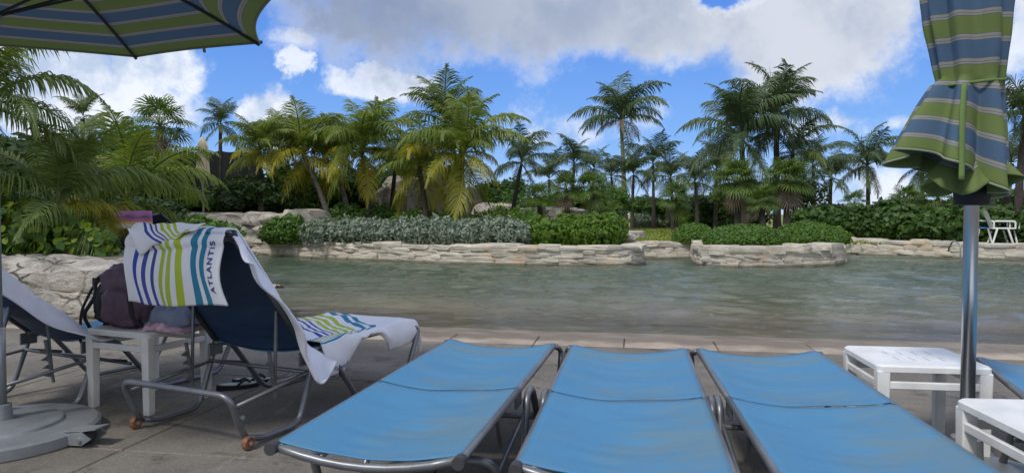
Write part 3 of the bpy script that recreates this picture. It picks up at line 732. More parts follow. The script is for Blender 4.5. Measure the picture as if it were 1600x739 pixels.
bush('shrub', (*XY(1015, 40), .3), [(0, 0, .4, 1.1, .7, .5), (.7, 0, .35, .8, .6, .42)], M['silver'], 3500, .08, 'dusky grey bush beyond the lawn near the tall palm', 'shrub', seed=15)
bush('shrub', (*XY(1112, 38), .3), [(0, 0, .35, 1.6, .7, .45), (-1.2, 0, .3, .8, .6, .38)], M['hedge_bright'], 3500, .09, 'low bright shrub behind the smallest dome hedge', 'shrub', seed=16)
bush('shrub', (*XY(300, 14.2), .57), [(0, 0, .18, .6, .4, .30), (.5, 0, .15, .45, .35, .22), (-.5, 0, .12, .4, .35, .2)], M['hedge'], 3500, .06, 'low green shrub in front of the white boulders above the striped towel', 'shrub', seed=17)

# trees with a tapered trunk, limbs and a leafy crown; three crown meshes shared
crowns = []
for s in range(4):
    rg = random.Random(100+s); bl = []
    for i in range(11):
        a = rg.uniform(0, 6.28); rr = rg.uniform(0, .62); zz = rg.uniform(.35, 1.25)
        bl.append((math.cos(a)*rr, math.sin(a)*rr, zz, rg.uniform(.26, .44), rg.uniform(.26, .44), rg.uniform(.2, .34)))
    crowns.append((bl, [leaves_mesh('crown', M[k], bl, 5200, .050, .5, .5, True, 30+s, .2) for k in (('bush', 'bush_mid')[s % 2],)][0]))
def leafy_tree(px, py_top, d, width, label, v, gz=GZ, group='leafy trees behind the palms'):
    top = at(px, py_top, d); H = top.z-gz; root = empty('leafy_tree', (top.x, top.y, gz)); tag(root, label, 'tree', group)
    bl, me = crowns[v % 4]; k = H/1.5
    b = MB(); b.tube([(0, 0, -.1), (.05, .02, k*.5), (0, 0, k*.9)], [.09*k, .06*k, .03*k], 7)
    for q in bl[:5]: b.tube([(0, 0, k*.35), (q[0]*k*.5, q[1]*k*.5, q[2]*k*.7), (q[0]*k, q[1]*k, q[2]*k)], [.035*k, .025*k, .012*k], 5)
    b.build('trunk', M['trunk_dark'], root)
    c = link('crown', me, root); c.scale = (width/1.8, width/1.8, k); c.rotation_euler = (0, 0, random.uniform(0, 6))
    return root
for a in [(60, 190, 15, 4.2, 'dark leafy tree filling the left edge behind the big fronds', 0), (150, 205, 17, 4.0, 'dark leafy tree behind the two young palms on the left', 2),
          (205, 195, 21, 3.8, 'dark leafy tree left of the tall fan palm', 1), (275, 280, 24, 3.4, 'bushy mid-green tree below the black net fence', 1),
          (345, 284, 24, 3.4, 'bushy tree below the right end of the black net fence', 3), (395, 262, 22, 3.2, 'dark tree between the net fence and the palm row', 0),
          (450, 255, 24, 3.6, 'dark tree behind the leftmost palm of the row', 1), (520, 250, 26, 4.0, 'dark tree behind the leaning palm trunks', 0),
          (590, 240, 27, 4.0, 'dark tree left of the boulder heap', 2), (660, 232, 32, 4.4, 'dark tree behind the boulder heap', 0),
          (765, 272, 26, 3.0, 'round green tree between the big palms and the slim leaning palm', 3), (905, 288, 30, 3.6, 'green tree behind the small fan palms', 3),
          (955, 292, 32, 3.6, 'green tree just left of the tall palm trunk', 1), (1190, 268, 27, 4.6, 'dark tree massed behind the fan palms on the rounded bank', 0),
          (1440, 292, 25, 2.9, 'dark round tree above the hedge left of the furled umbrella', 2), (1560, 285, 27, 3.4, 'dark tree behind the hedge at the far right', 0),
          (1010, 306, 42, 5.0, 'low dark tree beyond the lawn right of the tall palm', 1), (1072, 300, 40, 5.0, 'round green tree far behind the smallest dome hedge', 3),
          (1128, 298, 36, 4.2, 'dark tree left behind the big palm clump', 0), (1285, 306, 32, 3.4, 'dark tree right of the big palm clump', 2), (1335, 318, 33, 3.0, 'low dark tree under the lone palm', 0),
          (842, 300, 31, 3.8, 'mid-green tree behind the bright fan palm', 3), (1500, 302, 27, 3.2, 'dark tree right behind the polished pole', 2),
          (30, 268, 12.5, 2.6, 'dense dark shrub-tree low at the left edge', 2), (185, 300, 13, 2.6, 'dense low tree behind the young yellow-green palm', 0),
          (325, 300, 22.5, 3.0, 'low mid-green tree behind the white boulders', 3)]:
    leafy_tree(*a[:4], a[4], a[5], .55 if a[0] < 340 else GZ)

# ---- palms
def frond_mesh(name, m, e0, bend, L=1.0, nl=46, ll=.30, seed=0, hang=.5):
    """feather frond from the origin along +X: e0 start angle, bend total fall along the stalk"""
    rg = random.Random(seed); b = MB(); n = 12; P = []; p = Vector((0, 0, 0)); T = []
    for i in range(n+1):
        t = i/n; e = R(e0-bend*t**1.35); d = Vector((math.cos(e), .14*math.sin(2.5*t+seed), math.sin(e))); T.append(d.normalized()); P.append(p.copy()); p = p+d*(L/n)
    b.tube(P, [.012*(1-.8*i/n)*L+.002 for i in range(n+1)], 4, False)
    for i in range(nl):
        t = .12+.87*(i/(nl-1))**.95; q = t*n; k = min(int(q), n-1); fr = q-k
        c = P[k].lerp(P[k+1], fr); tg = T[k].lerp(T[k+1], fr).normalized()
        side = tg.cross(Vector((0, 0, 1))); side = Vector((0, 1, 0)).lerp(side.normalized() if side.length > .05 else Vector((0, 1, 0)), .8).normalized(); up = side.cross(tg)
        le = ll*L*(math.sin(min(1, t*1.1+.10)*math.pi)**.5*.82+.24)
        if t > .9: le *= .85
        for sg in (-1, 1):
            l2 = le*rg.uniform(.8, 1.12); fw = .42+.95*t*t+rg.uniform(-.12, .12)
            d0 = (side*sg*rg.uniform(.75, 1)+tg*fw+up*rg.uniform(-.05, .40)).normalized()
            hg = hang*rg.uniform(.6, 1.4)
            d1 = (d0+Vector((0, 0, -hg))).normalized(); d2 = (d0+Vector((0, 0, -hg*2.4))).normalized()
            wv_ = tg*(.0085*L)
            a0 = c; a1 = c+d0*l2*.35; a2 = a1+d1*l2*.38; a3 = a2+d2*l2*.32
            b.add([a0-wv_*.5, a0+wv_*.5, a1+wv_, a1-wv_, a2+wv_*.7, a2-wv_*.7, a3], [(0, 1, 2, 3), (3, 2, 4, 5), (5, 4, 6)])
    return b.mesh(name, m)
FR = {}
for mk in ('palm', 'palm_dark', 'palm_yellow', 'palm_light', 'dead'):
    FR[mk] = [[frond_mesh('frond', M[mk], e0+j*8, bd+j*12, 1, 58, .31, 3*i+j, hg*(1.3+.4*j)) for j in range(2)]
              for i, (e0, bd, hg) in enumerate(((80, 62, .30), (62, 90, .5), (38, 95, .65), (14, 85, .8), (-14, 62, .9), (-50, 34, .6)))]
def palm(px_base, px, py, d, Rpx, label, kind='palm', yel=.15, n=20, gz=GZ, trunk_r=.10, tm='trunk_dark', lean=None, dead=.0, droop=0.0, up=1.0, group='coconut palms beyond the lagoon', name='palm_tree', wind=0):
    c = at(px, py-.10*Rpx, d); base = at(px_base, 335, d); n = max(12, int(n*(1.1 if kind == 'palm_light' else .9))); Rpx = Rpx*(1.08 if kind == 'palm_light' else 1); root = empty(name, (base.x, c.y, gz)); tag(root, label, 'palm tree', group)
    top = Vector((c.x-base.x, 0, c.z-gz)); Rr = Rpx*d/F*1.12
    rg = random.Random(int(px*7+py)); b = MB(); pts = []; rad = []
    if top.z > .15:
        for i in range(13):
            t = i/12; pts.append((top.x*(t**1.6), .04*math.sin(t*4), -.1+(top.z+.1)*t)); rad.append(trunk_r*(1.15-.60*t+.35*max(0, .12-t)/.12)*(1+.06*(i % 2)))
        b.tube(pts, rad, 9); tr = b.build('trunk', M[tm], root); smooth_angle(tr, 60)
    ga = 2.39996
    for i in range(n):
        t = (i+.5)/n; cl = min(5, int(.35+t*t*2.2+t*3.3 + droop)); 
        if rg.random() < .25: cl = max(0, min(5, cl+rg.choice((-1, 1))))
        mk = kind
        if t > .62 and rg.random() < yel*1.4: mk = 'palm_yellow' if kind != 'palm_dark' else 'palm'
        if cl >= 4 and rg.random() < dead: mk = 'dead'
        fo = link('frond', FR[mk][cl][rg.randrange(2)], root)
        s = Rr*(1.12 if cl in (1, 2) else 1.0)*rg.uniform(.88, 1.12)*(1.05 if cl == 0 else 1)
        if mk == 'dead': s *= .8
        if rg.random() < .18: s *= rg.uniform(.65, .85)
        fo.location = top+Vector((0, 0, .02*(5-cl))); 
        azm = ga*i+rg.uniform(-.25, .25)
        fo.rotation_euler = (rg.uniform(-.25, .25), rg.uniform(-.12, .12)+wind*math.cos(azm)*.3, azm); fo.scale = (s, s*1.0, s)
    return root
G = 'coconut palms beyond the lagoon'
P_ = palm
P_(722, 722, 252, 20.5, 92, 'front yellow-green palm right of the boulder heap', 'palm_light', .5, 24, tm='trunk_dark', droop=.3)
P_(735, 697, 205, 25, 84, 'taller dark palm standing behind the yellow-green pair', 'palm', .05, 20, tm='trunk')
P_(668, 655, 268, 20.8, 78, 'front palm with sweeping yellow lower fronds left of the heap', 'palm_light', .65, 20, droop=.2)
P_(578, 566, 246, 21.5, 84, 'bushy palm with yellow lower frond over thin grey trunk', 'palm_light', .4, 24)
P_(548, 522, 262, 23, 66, 'smaller palm crowded left of the bushy yellow-fronded one', 'palm', .4, 18, tm='trunk')
P_(518, 474, 252, 22, 78, 'leaning palm with orange-yellow hanging fronds', 'palm_light', .6, 22, tm='trunk')
P_(408, 406, 246, 21.2, 58, 'palm right of the beige furled umbrella', 'palm_light', .35, 20)
P_(440, 438, 236, 24, 62, 'palm between the leaning palm and the net fence', 'palm', .3, 18)
P_(610, 618, 262, 24, 58, 'half hidden palm between bushy palm and boulder heap', 'palm', .2, 16)
P_(343, 345, 200, 27, 44, 'distant small palm behind the net fence', 'palm_dark', .05, 16)
P_(130, 130, 190, 20, 38, 'distant small palm above the left trees', 'palm', .05, 16)
P_(-40, -25, 185, 8.5, 165, 'large near palm with long fronds entering at the upper left edge', 'palm', .1, 22, gz=.55, trunk_r=.12, group='young palms on the left terrace')
P_(88, 88, 345, 9.3, 150, 'young trunkless palm with arching fronds on the left terrace', 'palm', .15, 18, gz=.55, trunk_r=.09, group='young palms on the left terrace', name='young_palm')
P_(195, 200, 330, 11, 118, 'young yellow-green palm beside the striped pink cloth', 'palm_light', .35, 17, gz=.55, trunk_r=.08, group='young palms on the left terrace', name='young_palm')
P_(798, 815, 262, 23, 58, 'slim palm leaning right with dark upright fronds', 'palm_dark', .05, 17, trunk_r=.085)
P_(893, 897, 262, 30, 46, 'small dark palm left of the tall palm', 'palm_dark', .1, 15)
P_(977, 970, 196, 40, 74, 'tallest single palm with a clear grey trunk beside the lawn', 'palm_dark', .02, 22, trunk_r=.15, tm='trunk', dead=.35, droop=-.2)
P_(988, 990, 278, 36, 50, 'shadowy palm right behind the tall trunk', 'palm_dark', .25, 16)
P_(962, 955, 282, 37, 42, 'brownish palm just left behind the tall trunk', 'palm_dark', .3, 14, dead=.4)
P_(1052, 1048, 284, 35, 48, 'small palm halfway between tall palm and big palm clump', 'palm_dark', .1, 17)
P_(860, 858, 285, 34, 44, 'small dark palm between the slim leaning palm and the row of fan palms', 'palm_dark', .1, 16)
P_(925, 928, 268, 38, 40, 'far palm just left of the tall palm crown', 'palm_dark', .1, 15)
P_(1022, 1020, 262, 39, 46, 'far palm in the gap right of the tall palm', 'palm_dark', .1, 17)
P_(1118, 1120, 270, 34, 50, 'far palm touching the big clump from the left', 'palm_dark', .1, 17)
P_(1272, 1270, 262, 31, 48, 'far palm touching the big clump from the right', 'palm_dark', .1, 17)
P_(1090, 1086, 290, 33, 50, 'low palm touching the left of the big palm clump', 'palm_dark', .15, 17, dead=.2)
P_(1165, 1158, 226, 24, 92, 'left palm of the big clump on the rounded bank', 'palm_dark', .05, 26, trunk_r=.13, dead=.2)
P_(1215, 1212, 192, 25, 88, 'tallest palm of the big clump on the rounded bank', 'palm_dark', .02, 26, trunk_r=.13, dead=.1)
P_(1245, 1238, 250, 25.5, 66, 'right palm of the big clump with drooping fronds', 'palm_dark', .1, 18, dead=.3)
P_(1297, 1298, 284, 29, 46, 'small palm just right of the big palm clump', 'palm_dark', .1, 16, dead=.3)
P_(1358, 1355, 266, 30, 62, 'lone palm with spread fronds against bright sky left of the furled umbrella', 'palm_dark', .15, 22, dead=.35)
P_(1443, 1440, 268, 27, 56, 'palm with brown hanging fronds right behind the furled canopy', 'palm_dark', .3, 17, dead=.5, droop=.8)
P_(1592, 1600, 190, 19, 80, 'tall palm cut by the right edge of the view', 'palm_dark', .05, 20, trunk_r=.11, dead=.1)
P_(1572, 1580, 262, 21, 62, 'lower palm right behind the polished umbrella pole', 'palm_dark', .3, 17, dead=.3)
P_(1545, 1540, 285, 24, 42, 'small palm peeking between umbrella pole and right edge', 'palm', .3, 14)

def fan_mesh(name, m, elev, seed, blades=22, spread=250, L=1.0):
    rg = random.Random(seed); b = MB(); e = R(elev)
    hub = Vector((math.cos(e)*.5*L, 0, math.sin(e)*.5*L)); 
    b.tube([(0, 0, 0), hub*.5+Vector((0, 0, .02)), hub], [.012, .009, .007], 4, False)
    fwd = Vector((math.cos(e-.35), 0, math.sin(e-.35))); side = Vector((0, 1, 0)); up = fwd.cross(side)*-1
    for i in range(blades):
        a = R(-spread/2+spread*i/(blades-1)); d = fwd*math.cos(a)+side*math.sin(a); le = .5*L*(.72+.28*math.cos(a*.6))*rg.uniform(.9, 1.05)
        wv_ = (fwd*-math.sin(a)+side*math.cos(a))*.024*L
        q1 = hub+d*le*.5+up*.02*((-1)**i); q2 = hub+d*le*.85-Vector((0, 0, .05*L)); q3 = hub+d*le-Vector((0, 0, .14*L))
        b.add([hub, q1-wv_, q1+wv_, q2-wv_*.55, q2+wv_*.55, q3], [(0, 2, 1), (1, 2, 4, 3), (3, 4, 5)])
    return b.mesh(name, m)
FN = {k: [fan_mesh('fan_leaf', M[k], e, i*3+j) for i, e in enumerate((75, 48, 20, -12, -55)) for j in range(1)] for k in ('fan', 'fan_light', 'dead')}
def fan_palm(px, py, d, Rpx, label, kind='fan', n=26, gz=GZ, skirt=.5, trunk_r=.09, tm='trunk_dark'):
    c = at(px, py, d); root = empty('fan_palm', (c.x, c.y, gz)); tag(root, label, 'palm tree', 'fan palms beyond the lagoon')
    top = c.z-gz; rg = random.Random(int(px*3)); Rr = Rpx*d/F
    if top > .1:
        b = MB(); b.tube([(0, 0, -.1), (.03, 0, top*.5), (0, 0, top)], [trunk_r*1.2, trunk_r, trunk_r*.9], 9); b.build('trunk', M[tm], root)
    for i in range(n):
        t = (i+.5)/n; cl = min(4, int(t*4.6)); mk = kind
        if cl == 4: 
            if rg.random() < skirt: mk = 'dead'
        o = link('fan_leaf', FN[mk][cl], root); s = Rr*rg.uniform(.9, 1.15); o.scale = (s,)*3; o.location = (0, 0, max(top, 0)+.02)
        o.rotation_euler = (rg.uniform(-.3, .3), rg.uniform(-.15, .15), 2.39996*i+rg.uniform(-.3, .3))
fan_palm(250, 198, 19.5, 58, 'tall fan palm with a pale shaggy trunk left of the net fence', n=24, skirt=.8, tm='trunk', trunk_r=.13)
fan_palm(843, 312, 22.5, 32, 'bright yellow-green small fan palm behind the bright hedge', 'fan_light', 18, skirt=.2)
fan_palm(885, 298, 22.5, 34, 'fan palm second from the left in the row behind the bright hedge', 'fan', 26)
fan_palm(925, 298, 22.5, 38, 'fan palm with dry skirt left of the tall palm trunk', 'fan', 30, skirt=.7)
fan_palm(958, 336, 20, 26, 'knee-high fan palm at the right end of the bright hedge', 'fan', 16, skirt=.6)
fan_palm(1056, 312, 30, 34, 'dense fan palm beyond the lawn below the dark palms', 'fan', 26)
fan_palm(1152, 288, 20.5, 46, 'left shaggy fan palm over the clipped domes', 'fan', 38, skirt=1.0)
fan_palm(1228, 286, 20.5, 48, 'right shaggy fan palm over the clipped domes', 'fan', 38, skirt=1.0)
fan_palm(1190, 316, 19.8, 34, 'low dark fan palm between the two shaggy ones', 'fan', 28, skirt=.6)
fan_palm(1415, 316, 23.5, 34, 'low fan palm over the hedge below the furled canopy', 'fan', 26, skirt=.6)
fan_palm(1465, 312, 23.5, 38, 'low brownish fan palm over the hedge left of the pole', 'fan', 28, skirt=.9)
fan_palm(1335, 318, 26, 26, 'tiny fan palm over the hedge under the lone palm', 'fan', 18)
fan_palm(60, 392, 8.9, 58, 'spiky low fan palm behind the rough rock wall', 'fan_light', 20, gz=.5, skirt=.1)
fan_palm(140, 378, 10.5, 52, 'dark spiky fan palm under the young palms', 'fan', 22, gz=.5, skirt=.3)
fan_palm(190, 376, 11.5, 48, 'second dark spiky fan palm near the striped pink cloth', 'fan', 20, gz=.5, skirt=.4)

# near round-leaved bush on the left wall
rb = empty('sea_grape_bush', (*XY(38, 8.9), .5)); tag(rb, 'yellow-green round-leaved bush spilling over the rough rock wall', 'bush')
bl = [(-.55, 0, .30, .42, .35, .32), (0, 0, .22, .40, .35, .27), (.45, 0, .12, .34, .3, .19), (-.25, .1, .42, .3, .3, .2)]
link('foliage', leaves_mesh('foliage', M['bush_mid'], bl, 900, .05, .8, .7, True, 60, .4, -.08), rb)
lm = []
for s in range(3):
    b = MB(); n = 10; vs = [(0, 0, 0)]
    for k in range(n): a = 2*math.pi*k/n; vs.append((math.cos(a)*.5, math.sin(a)*.5*(.9+.08*s), .07*math.cos(2*a)-.03*s))
    b.add(vs, [(0, k+1, (k+1) % n+1) for k in range(n)]); lm.append(b.mesh('leaf', M['grape_near'], True))
rb.scale = (1.35, 1.35, 1.5); rb.rotation_euler = (0, 0, .1)
rg = random.Random(5)
for i in range(295):
    q = bl[rg.randrange(4)]; a = rg.uniform(-2.9, .3); e = rg.uniform(-.2, 1.4)
    o = link('leaf', lm[i % 3], rb); o.location = (q[0]+math.cos(a)*math.cos(e)*q[3]*1.05, q[1]+math.sin(a)*math.cos(e)*q[4]*1.05, max(.0, q[2]+math.sin(e)*q[5]*1.08))
    s = rg.uniform(.045, .085); o.scale = (s, s, s*1.2); o.rotation_euler = (rg.uniform(.1, 1.3), rg.uniform(-.6, .6), rg.uniform(-.9, .9))
bush('shrub', (*XY(190, 9.3), .5), [(0, 0, .03, .5, .25, .09), (-.5, 0, .03, .3, .2, .08)], M['silver'], 1600, .03, 'thin grey-green ground plant behind the rough rock wall', 'shrub', seed=61)

# grass on the lawn seen between the hedges
rgn = np.random.RandomState(9); n = 16000
gx = rgn.uniform(2.8, 10, n); gy = rgn.uniform(18.6, 40, n); hh = rgn.uniform(.03, .09, n); aa = rgn.uniform(0, 6.28, n); ww = .012+.0006*gy
dx, dy = np.cos(aa)*ww, np.sin(aa)*ww
v = np.stack([np.stack([gx-dx, gy-dy, np.full(n, GZ)], 1), np.stack([gx+dx, gy+dy, np.full(n, GZ)], 1), np.stack([gx+dy*2, gy-dx*2, GZ+hh], 1)], 1).reshape(-1, 3)
me = bpy.data.meshes.new('lawn_grass'); me.from_pydata(v.tolist(), [], np.arange(n*3).reshape(n, 3).tolist()); me.materials.append(M['grassblade'])
tag(link('lawn_grass', me), 'short green lawn grass between the hedges beside the tall palm', 'grass', kind='stuff')

# ================================================================== FAR FURNITURE
def net_fence():
    d = 22.5; a = at(258, 236, d); e = at(402, 242, d); root = empty('net_fence', (a.x, a.y, GZ)); tag(root, 'black net fence behind the beige furled umbrella', 'fence')
    L = e.x-a.x; H = a.z-GZ; k = 5
    for i in range(k+1): b = MB(); b.tube([(L*i/k, 0, -.1), (L*i/k, 0, H+.08)], .035, 6); b.build('post', M['trunk_dark'], root)
    for i in range(k):
        b = MB(); x0, x1 = L*i/k+.03, L*(i+1)/k-.03
        b.grid(lambda p, q: (x0+(x1-x0)*p, .02*math.sin(p*7+i)*math.sin(q*3), H*(.25+.75*q)-.04*math.sin(p*math.pi)*q), 8, 6); b.build('net_panel', M['net'], root)
net_fence()
def far_umbrella():
    d = 20.8; c = at(317, 262, d); t = at(317, 214, d); root = empty('closed_umbrella', (c.x, c.y, GZ)); tag(root, 'small beige furled umbrella in front of the black net fence', 'umbrella')
    b = MB(); b.tube([(0, 0, 0), (0, 0, t.z-GZ)], .03, 8); b.build('pole', M['trunk'], root)
    z0 = at(317, 275, d).z-GZ; z1 = t.z-GZ; b = MB()
    def fn(p, q):
        a = p*2*math.pi; r = (.19*(1-q)+.13*q if q < .8 else .13*(1-(q-.8)/.2*.8)) * (1+.12*math.cos(a*8)); return (r*math.cos(a), r*math.sin(a), z0+(z1-z0)*q)
    b.grid(fn, 48, 12); b.build('canopy', M['beige'], root, True)
far_umbrella()
def far_chair(px, d, rz, label, towel=True):
    p = at(px, 365, d); root = empty('pool_chair', (p.x, p.y, GZ+.02), rz); tag(root, label, 'chair', 'chairs on the far right bank')
    for x in (-.24, .24):
        for y, l in ((-.22, .12), (.24, -.1)):
            b = MB(); b.tube([(x, y, 0), (x, y+l, .40)], .025, 6); b.build('leg', M['white_plastic'], root)
        b = MB(); b.tube(fillet([(x, -.26, .40), (x, -.26, .60), (x, .20, .60)], .06), .022, 6); b.build('armrest', M['white_plastic'], root)
    b = MB(); b.box((0, 0, .41), (.5, .5, .035), 0, .01); b.build('seat', M['bluechair'] if towel else M['white_plastic'], root)
    b = MB(); b.grid(lambda a, c_: (-.25+.5*a, .22+.16*c_+.03*math.sin(a*math.pi), .43+.45*c_), 4, 5); b.build('backrest', M['bluechair'] if towel else M['white_plastic'], root)
far_chair(1549, 19.1, .3, 'blue-seated white chair on the right bank beside the umbrella pole')
far_chair(1564, 18.7, 1.2, 'white plastic chair on the right bank next to the blue one', False)
far_chair(1590, 19.0, .2, 'blue chair half hidden at the far right trunk')
b = MB(); p = at(1546, 425, 15.3); b.tube(fillet([(0, 0, -.3), (0, 0, .50), (.02, .35, .56), (.02, .50, .30)], .12), .018, 7)
o = b.build('water_handrail', M['galv'], None, True); o.location = (p.x, p.y+1.0, WATER); tag(o, 'thin grey handrail rising from the water near the right bank', 'handrail')

# ================================================================== LOUNGERS
def lounger(name, phi, BL_=.82):
    """origin on the ground below the hinge; +Y to the foot, head towards -Y; phi = raised angle of the back"""
    root = empty(name); SL, ZB, HW = 1.02, .375, .302
    c, s = math.cos(R(phi)), math.sin(R(phi))
    def back(x, y, z=0):            # y in [-BL,0] along the back section, z off its plane
        return Vector((x, y*c+z*s*(1 if phi else 0), ZB+(-y)*s+z*(c if phi else 1)))
    def sag(x): return 1-(x/HW)**2
    # seat frame: rails and foot bar
    b = MB()
    foot = [(-HW, -.02, ZB), (-HW, SL-.03, ZB)]+[(-HW+.02+(2*HW-.04)*k/8, SL, ZB-.004-.040*sag(-HW+2*HW*k/8)) for k in range(9)]+[(HW, SL-.03, ZB), (HW, -.02, ZB)]
    b.tube(foot, .0145, 8); o = b.build('seat_frame', M['steel'], root, True)
    b = MB()
    head = [back(-HW, .0), back(-HW, -BL_+.03)]+[back(-HW+.02+(2*HW-.04)*k/8, -BL_, -.004-.040*sag(-HW+2*HW*k/8)) for k in range(9)]+[back(HW, -BL_+.03), back(HW, .0)]
    b.tube(head, .0145, 8); b.build('back_frame', M['steel'], root, True)
    for x in (-HW, HW):
        b = MB(); p0 = back(x, -BL_+.01, 0); p1 = back(x, -BL_-.03, 0); b.tube([p0, p1], .0195, 12); smooth_angle(b.build('end_cap', M['foot_rubber'], root), 40)
    # side leg tubes: wheel - skid - up to hinge - down - skid - foot leg
    for sg in (-1, 1):
        x = sg*(HW+.033)
        b = MB(); pts = fillet([(x, -.44, .045), (x, -.36, .022), (x, -.10, .022), (x, .02, ZB-.02), (x, .13, ZB-.02), (x, .40, .022), (x, .86, .022), (x, SL+.02, ZB-.03), (x*.93, SL-.05, ZB+.002)], .07, 6)
        b.tube(pts, .0155, 8); b.build('leg', M['steel'], root, True)
        b = MB(); b.lathe([(.028, -.014), (.032, -.008), (.032, .008), (.028, .014)], 18)
        wh = b.build('wheel', M['wheel'], root, True); wh.location = (x+sg*.022, -.47, .032); wh.rotation_euler = (0, R(90), 0); smooth_angle(wh, 40)
        b = MB(); b.lathe([(.010, -.019), (.010, .019)], 10); b.build('axle', M['bolt'], wh)
        b = MB(); b.box((sg*HW, -.01, ZB-.035), (.012, .10, .07), 0, .004); b.build('hinge_bracket', M['steel'], root)
        bo = MB(); bo.lathe([(.011, -.006), (.011, .006)], 8); q = bo.build('bolt', M['bolt'], root); q.location = (x+sg*.018, -.50, .16); q.rotation_euler = (0, R(90), 0)
        # ratchet stay with teeth for the back
        b = MB(); y0 = -.30
        b.tube([back(sg*(HW-.03), y0), (sg*(HW-.03), -.20, .20)], .009, 6)
        if phi > 10:
            b.tube([(sg*(HW-.03), -.195, .17), (sg*(HW-.03), -.235, .41)], .010, 6)
            for k in range(4):
                z = .20+.045*k; yy = -.198-.0085*k; b.add([(sg*(HW-.03)-.006, yy, z), (sg*(HW-.03)-.006, yy-.045, z+.012), (sg*(HW-.03)-.006, yy, z+.035), (sg*(HW-.03)+.006, yy, z), (sg*(HW-.03)+.006, yy-.045, z+.012), (sg*(HW-.03)+.006, yy, z+.035)], [(0, 1, 2), (3, 5, 4), (0, 3, 4, 1), (1, 4, 5, 2)])
        b.build('recline_stay', M['steel'], root)
    # head cross tube over both wheels, lower cross bars
    x = HW+.033
    b = MB(); b.tube(fillet([(-x, -.46, .05), (-x, -.50, .12), (-x-.004, -.56, .27), (x+.004, -.56, .27), (x, -.50, .12), (x, -.46, .05)], .085, 7), .0155, 8); b.build('head_bar', M['steel'], root, True)
    b = MB(); b.tube([(-x, -.02, .27), (x, -.02, .27)], .011, 7); b.build('cross_bar', M['steel'], root, True)
    b = MB(); b.tube([(-x, .22, .20), (x, .22, .20)], .011, 7); b.build('cross_bar', M['steel'], root, True)
    for sg in (-1, 1):
        b = MB(); b.tube([(sg*x, -.53, .21), (sg*(x-.01), -.02, .27), (sg*(x-.01), .2, .22)], .010, 6); b.build('side_bar', M['steel'], root, True)
    # sling panels
    def panel(nm, fn, n1, n2, m):
        b = MB(); b.grid(fn, n1, n2); o = b.build(nm, m, root, True)
        sm = o.modifiers.new('thickness', 'SOLIDIFY'); sm.thickness = .004; sm.offset = 0
        return o
    fw = HW-.003; sd_ = random.uniform(0, 50)
    def wr(x, y): return .008*nz(x*2.0+sd_, y*7, 0, 1)+.006*nz(x*3+sd_, y*16, 3, 1)+.0035*nz(x*9+sd_, y*34, 5, 1)
    def seat_fn(p, q):
        x = -fw+2*fw*p; y = .012+(SL-.012-.012)*q; e = sag(x*.98); yy = y
        z = ZB+.015-(.050*e)*(.55+.45*math.sin(math.pi*(.15+.85*q)*.85+.2)) + wr(x, y)*e
        if q > .97: z = ZB+.014-.042*e
        yy = y-.022*(1-e)*(1 if q < .1 else 0)*(1-q*10)
        return (x, yy, z)
    def back_fn(p, q):
        x = -fw+2*fw*p; y = -.012-(BL_-.012-.012)*q; e = sag(x*.98)
        z = .015-.052*e*(.55+.45*math.sin(math.pi*(.12+.8*q))) + wr(x, y)*e*1.3
        if q < .05: z += -.004
        return back(x, y, z)
    panel('seat_sling', seat_fn, 22, 44, M['sling']); panel('back_sling', back_fn, 22, 40, M['sling'] if phi < 10 else M['sling_shade'])  # raised backs take the sling copy with shade coloured in
    return root
GL = 'blue sling loungers on the pool deck'
def place(o, x, y, heading, label, cat='sun lounger', group=GL):
    o.location = (x, y, 0); o.rotation_euler = (0, 0, -R(heading)); tag(o, label, cat, group); return o
flat = lounger('sun_lounger', 0, .86)
def mid(u0, u1, v): return uv((u0+u1)/2, v)
p = uv(-.768, 2.87); place(flat, p.x, p.y, 12.0, 'flat blue lounger left of the middle one, nearest the towelled lounger')
l2 = copy_tree(flat); p = uv(-.025, 2.83); place(l2, p.x, p.y, 9.8, 'flat blue lounger in the middle, seen straight from its end')
l3 = copy_tree(flat); p = uv(.675, 2.86); place(l3, p.x, p.y, 8.0, 'flat blue lounger on the right beside the white side tables')
l4 = copy_tree(flat); a = R(22); fx, fy = 2.34, 3.52
place(l4, fx+.30*math.cos(a)-1.02*math.sin(a), fy-.30*math.sin(a)-1.02*math.cos(a), 22, 'flat blue lounger mostly cut off by the right edge behind the far table')
H5 = 25.0; a5 = R(H5); hx, hy = -1.385, 3.85; PH5 = 52
l5 = place(lounger('sun_lounger', PH5, .78), hx, hy, H5, 'raised blue lounger, back coloured dark as shade, hung with white striped towels')
H6 = 27.0
l5.scale = (1.08, 1, 1)
l6 = place(lounger('sun_lounger', 41), -2.70, 4.18, H6, 'raised blue lounger, back painted shade-dark, at the left edge under a plain white towel')
l7 = place(lounger('sun_lounger', 12), *XY(238, 11.0), -14, 'distant lounger behind the rock wall with a pink striped cloth'); l7.location.z = .57

def local(o, heading, x, y, z):
    a = R(heading); return Vector((o.location.x+x*math.cos(a)+y*math.sin(a), o.location.y-x*math.sin(a)+y*math.cos(a), z))

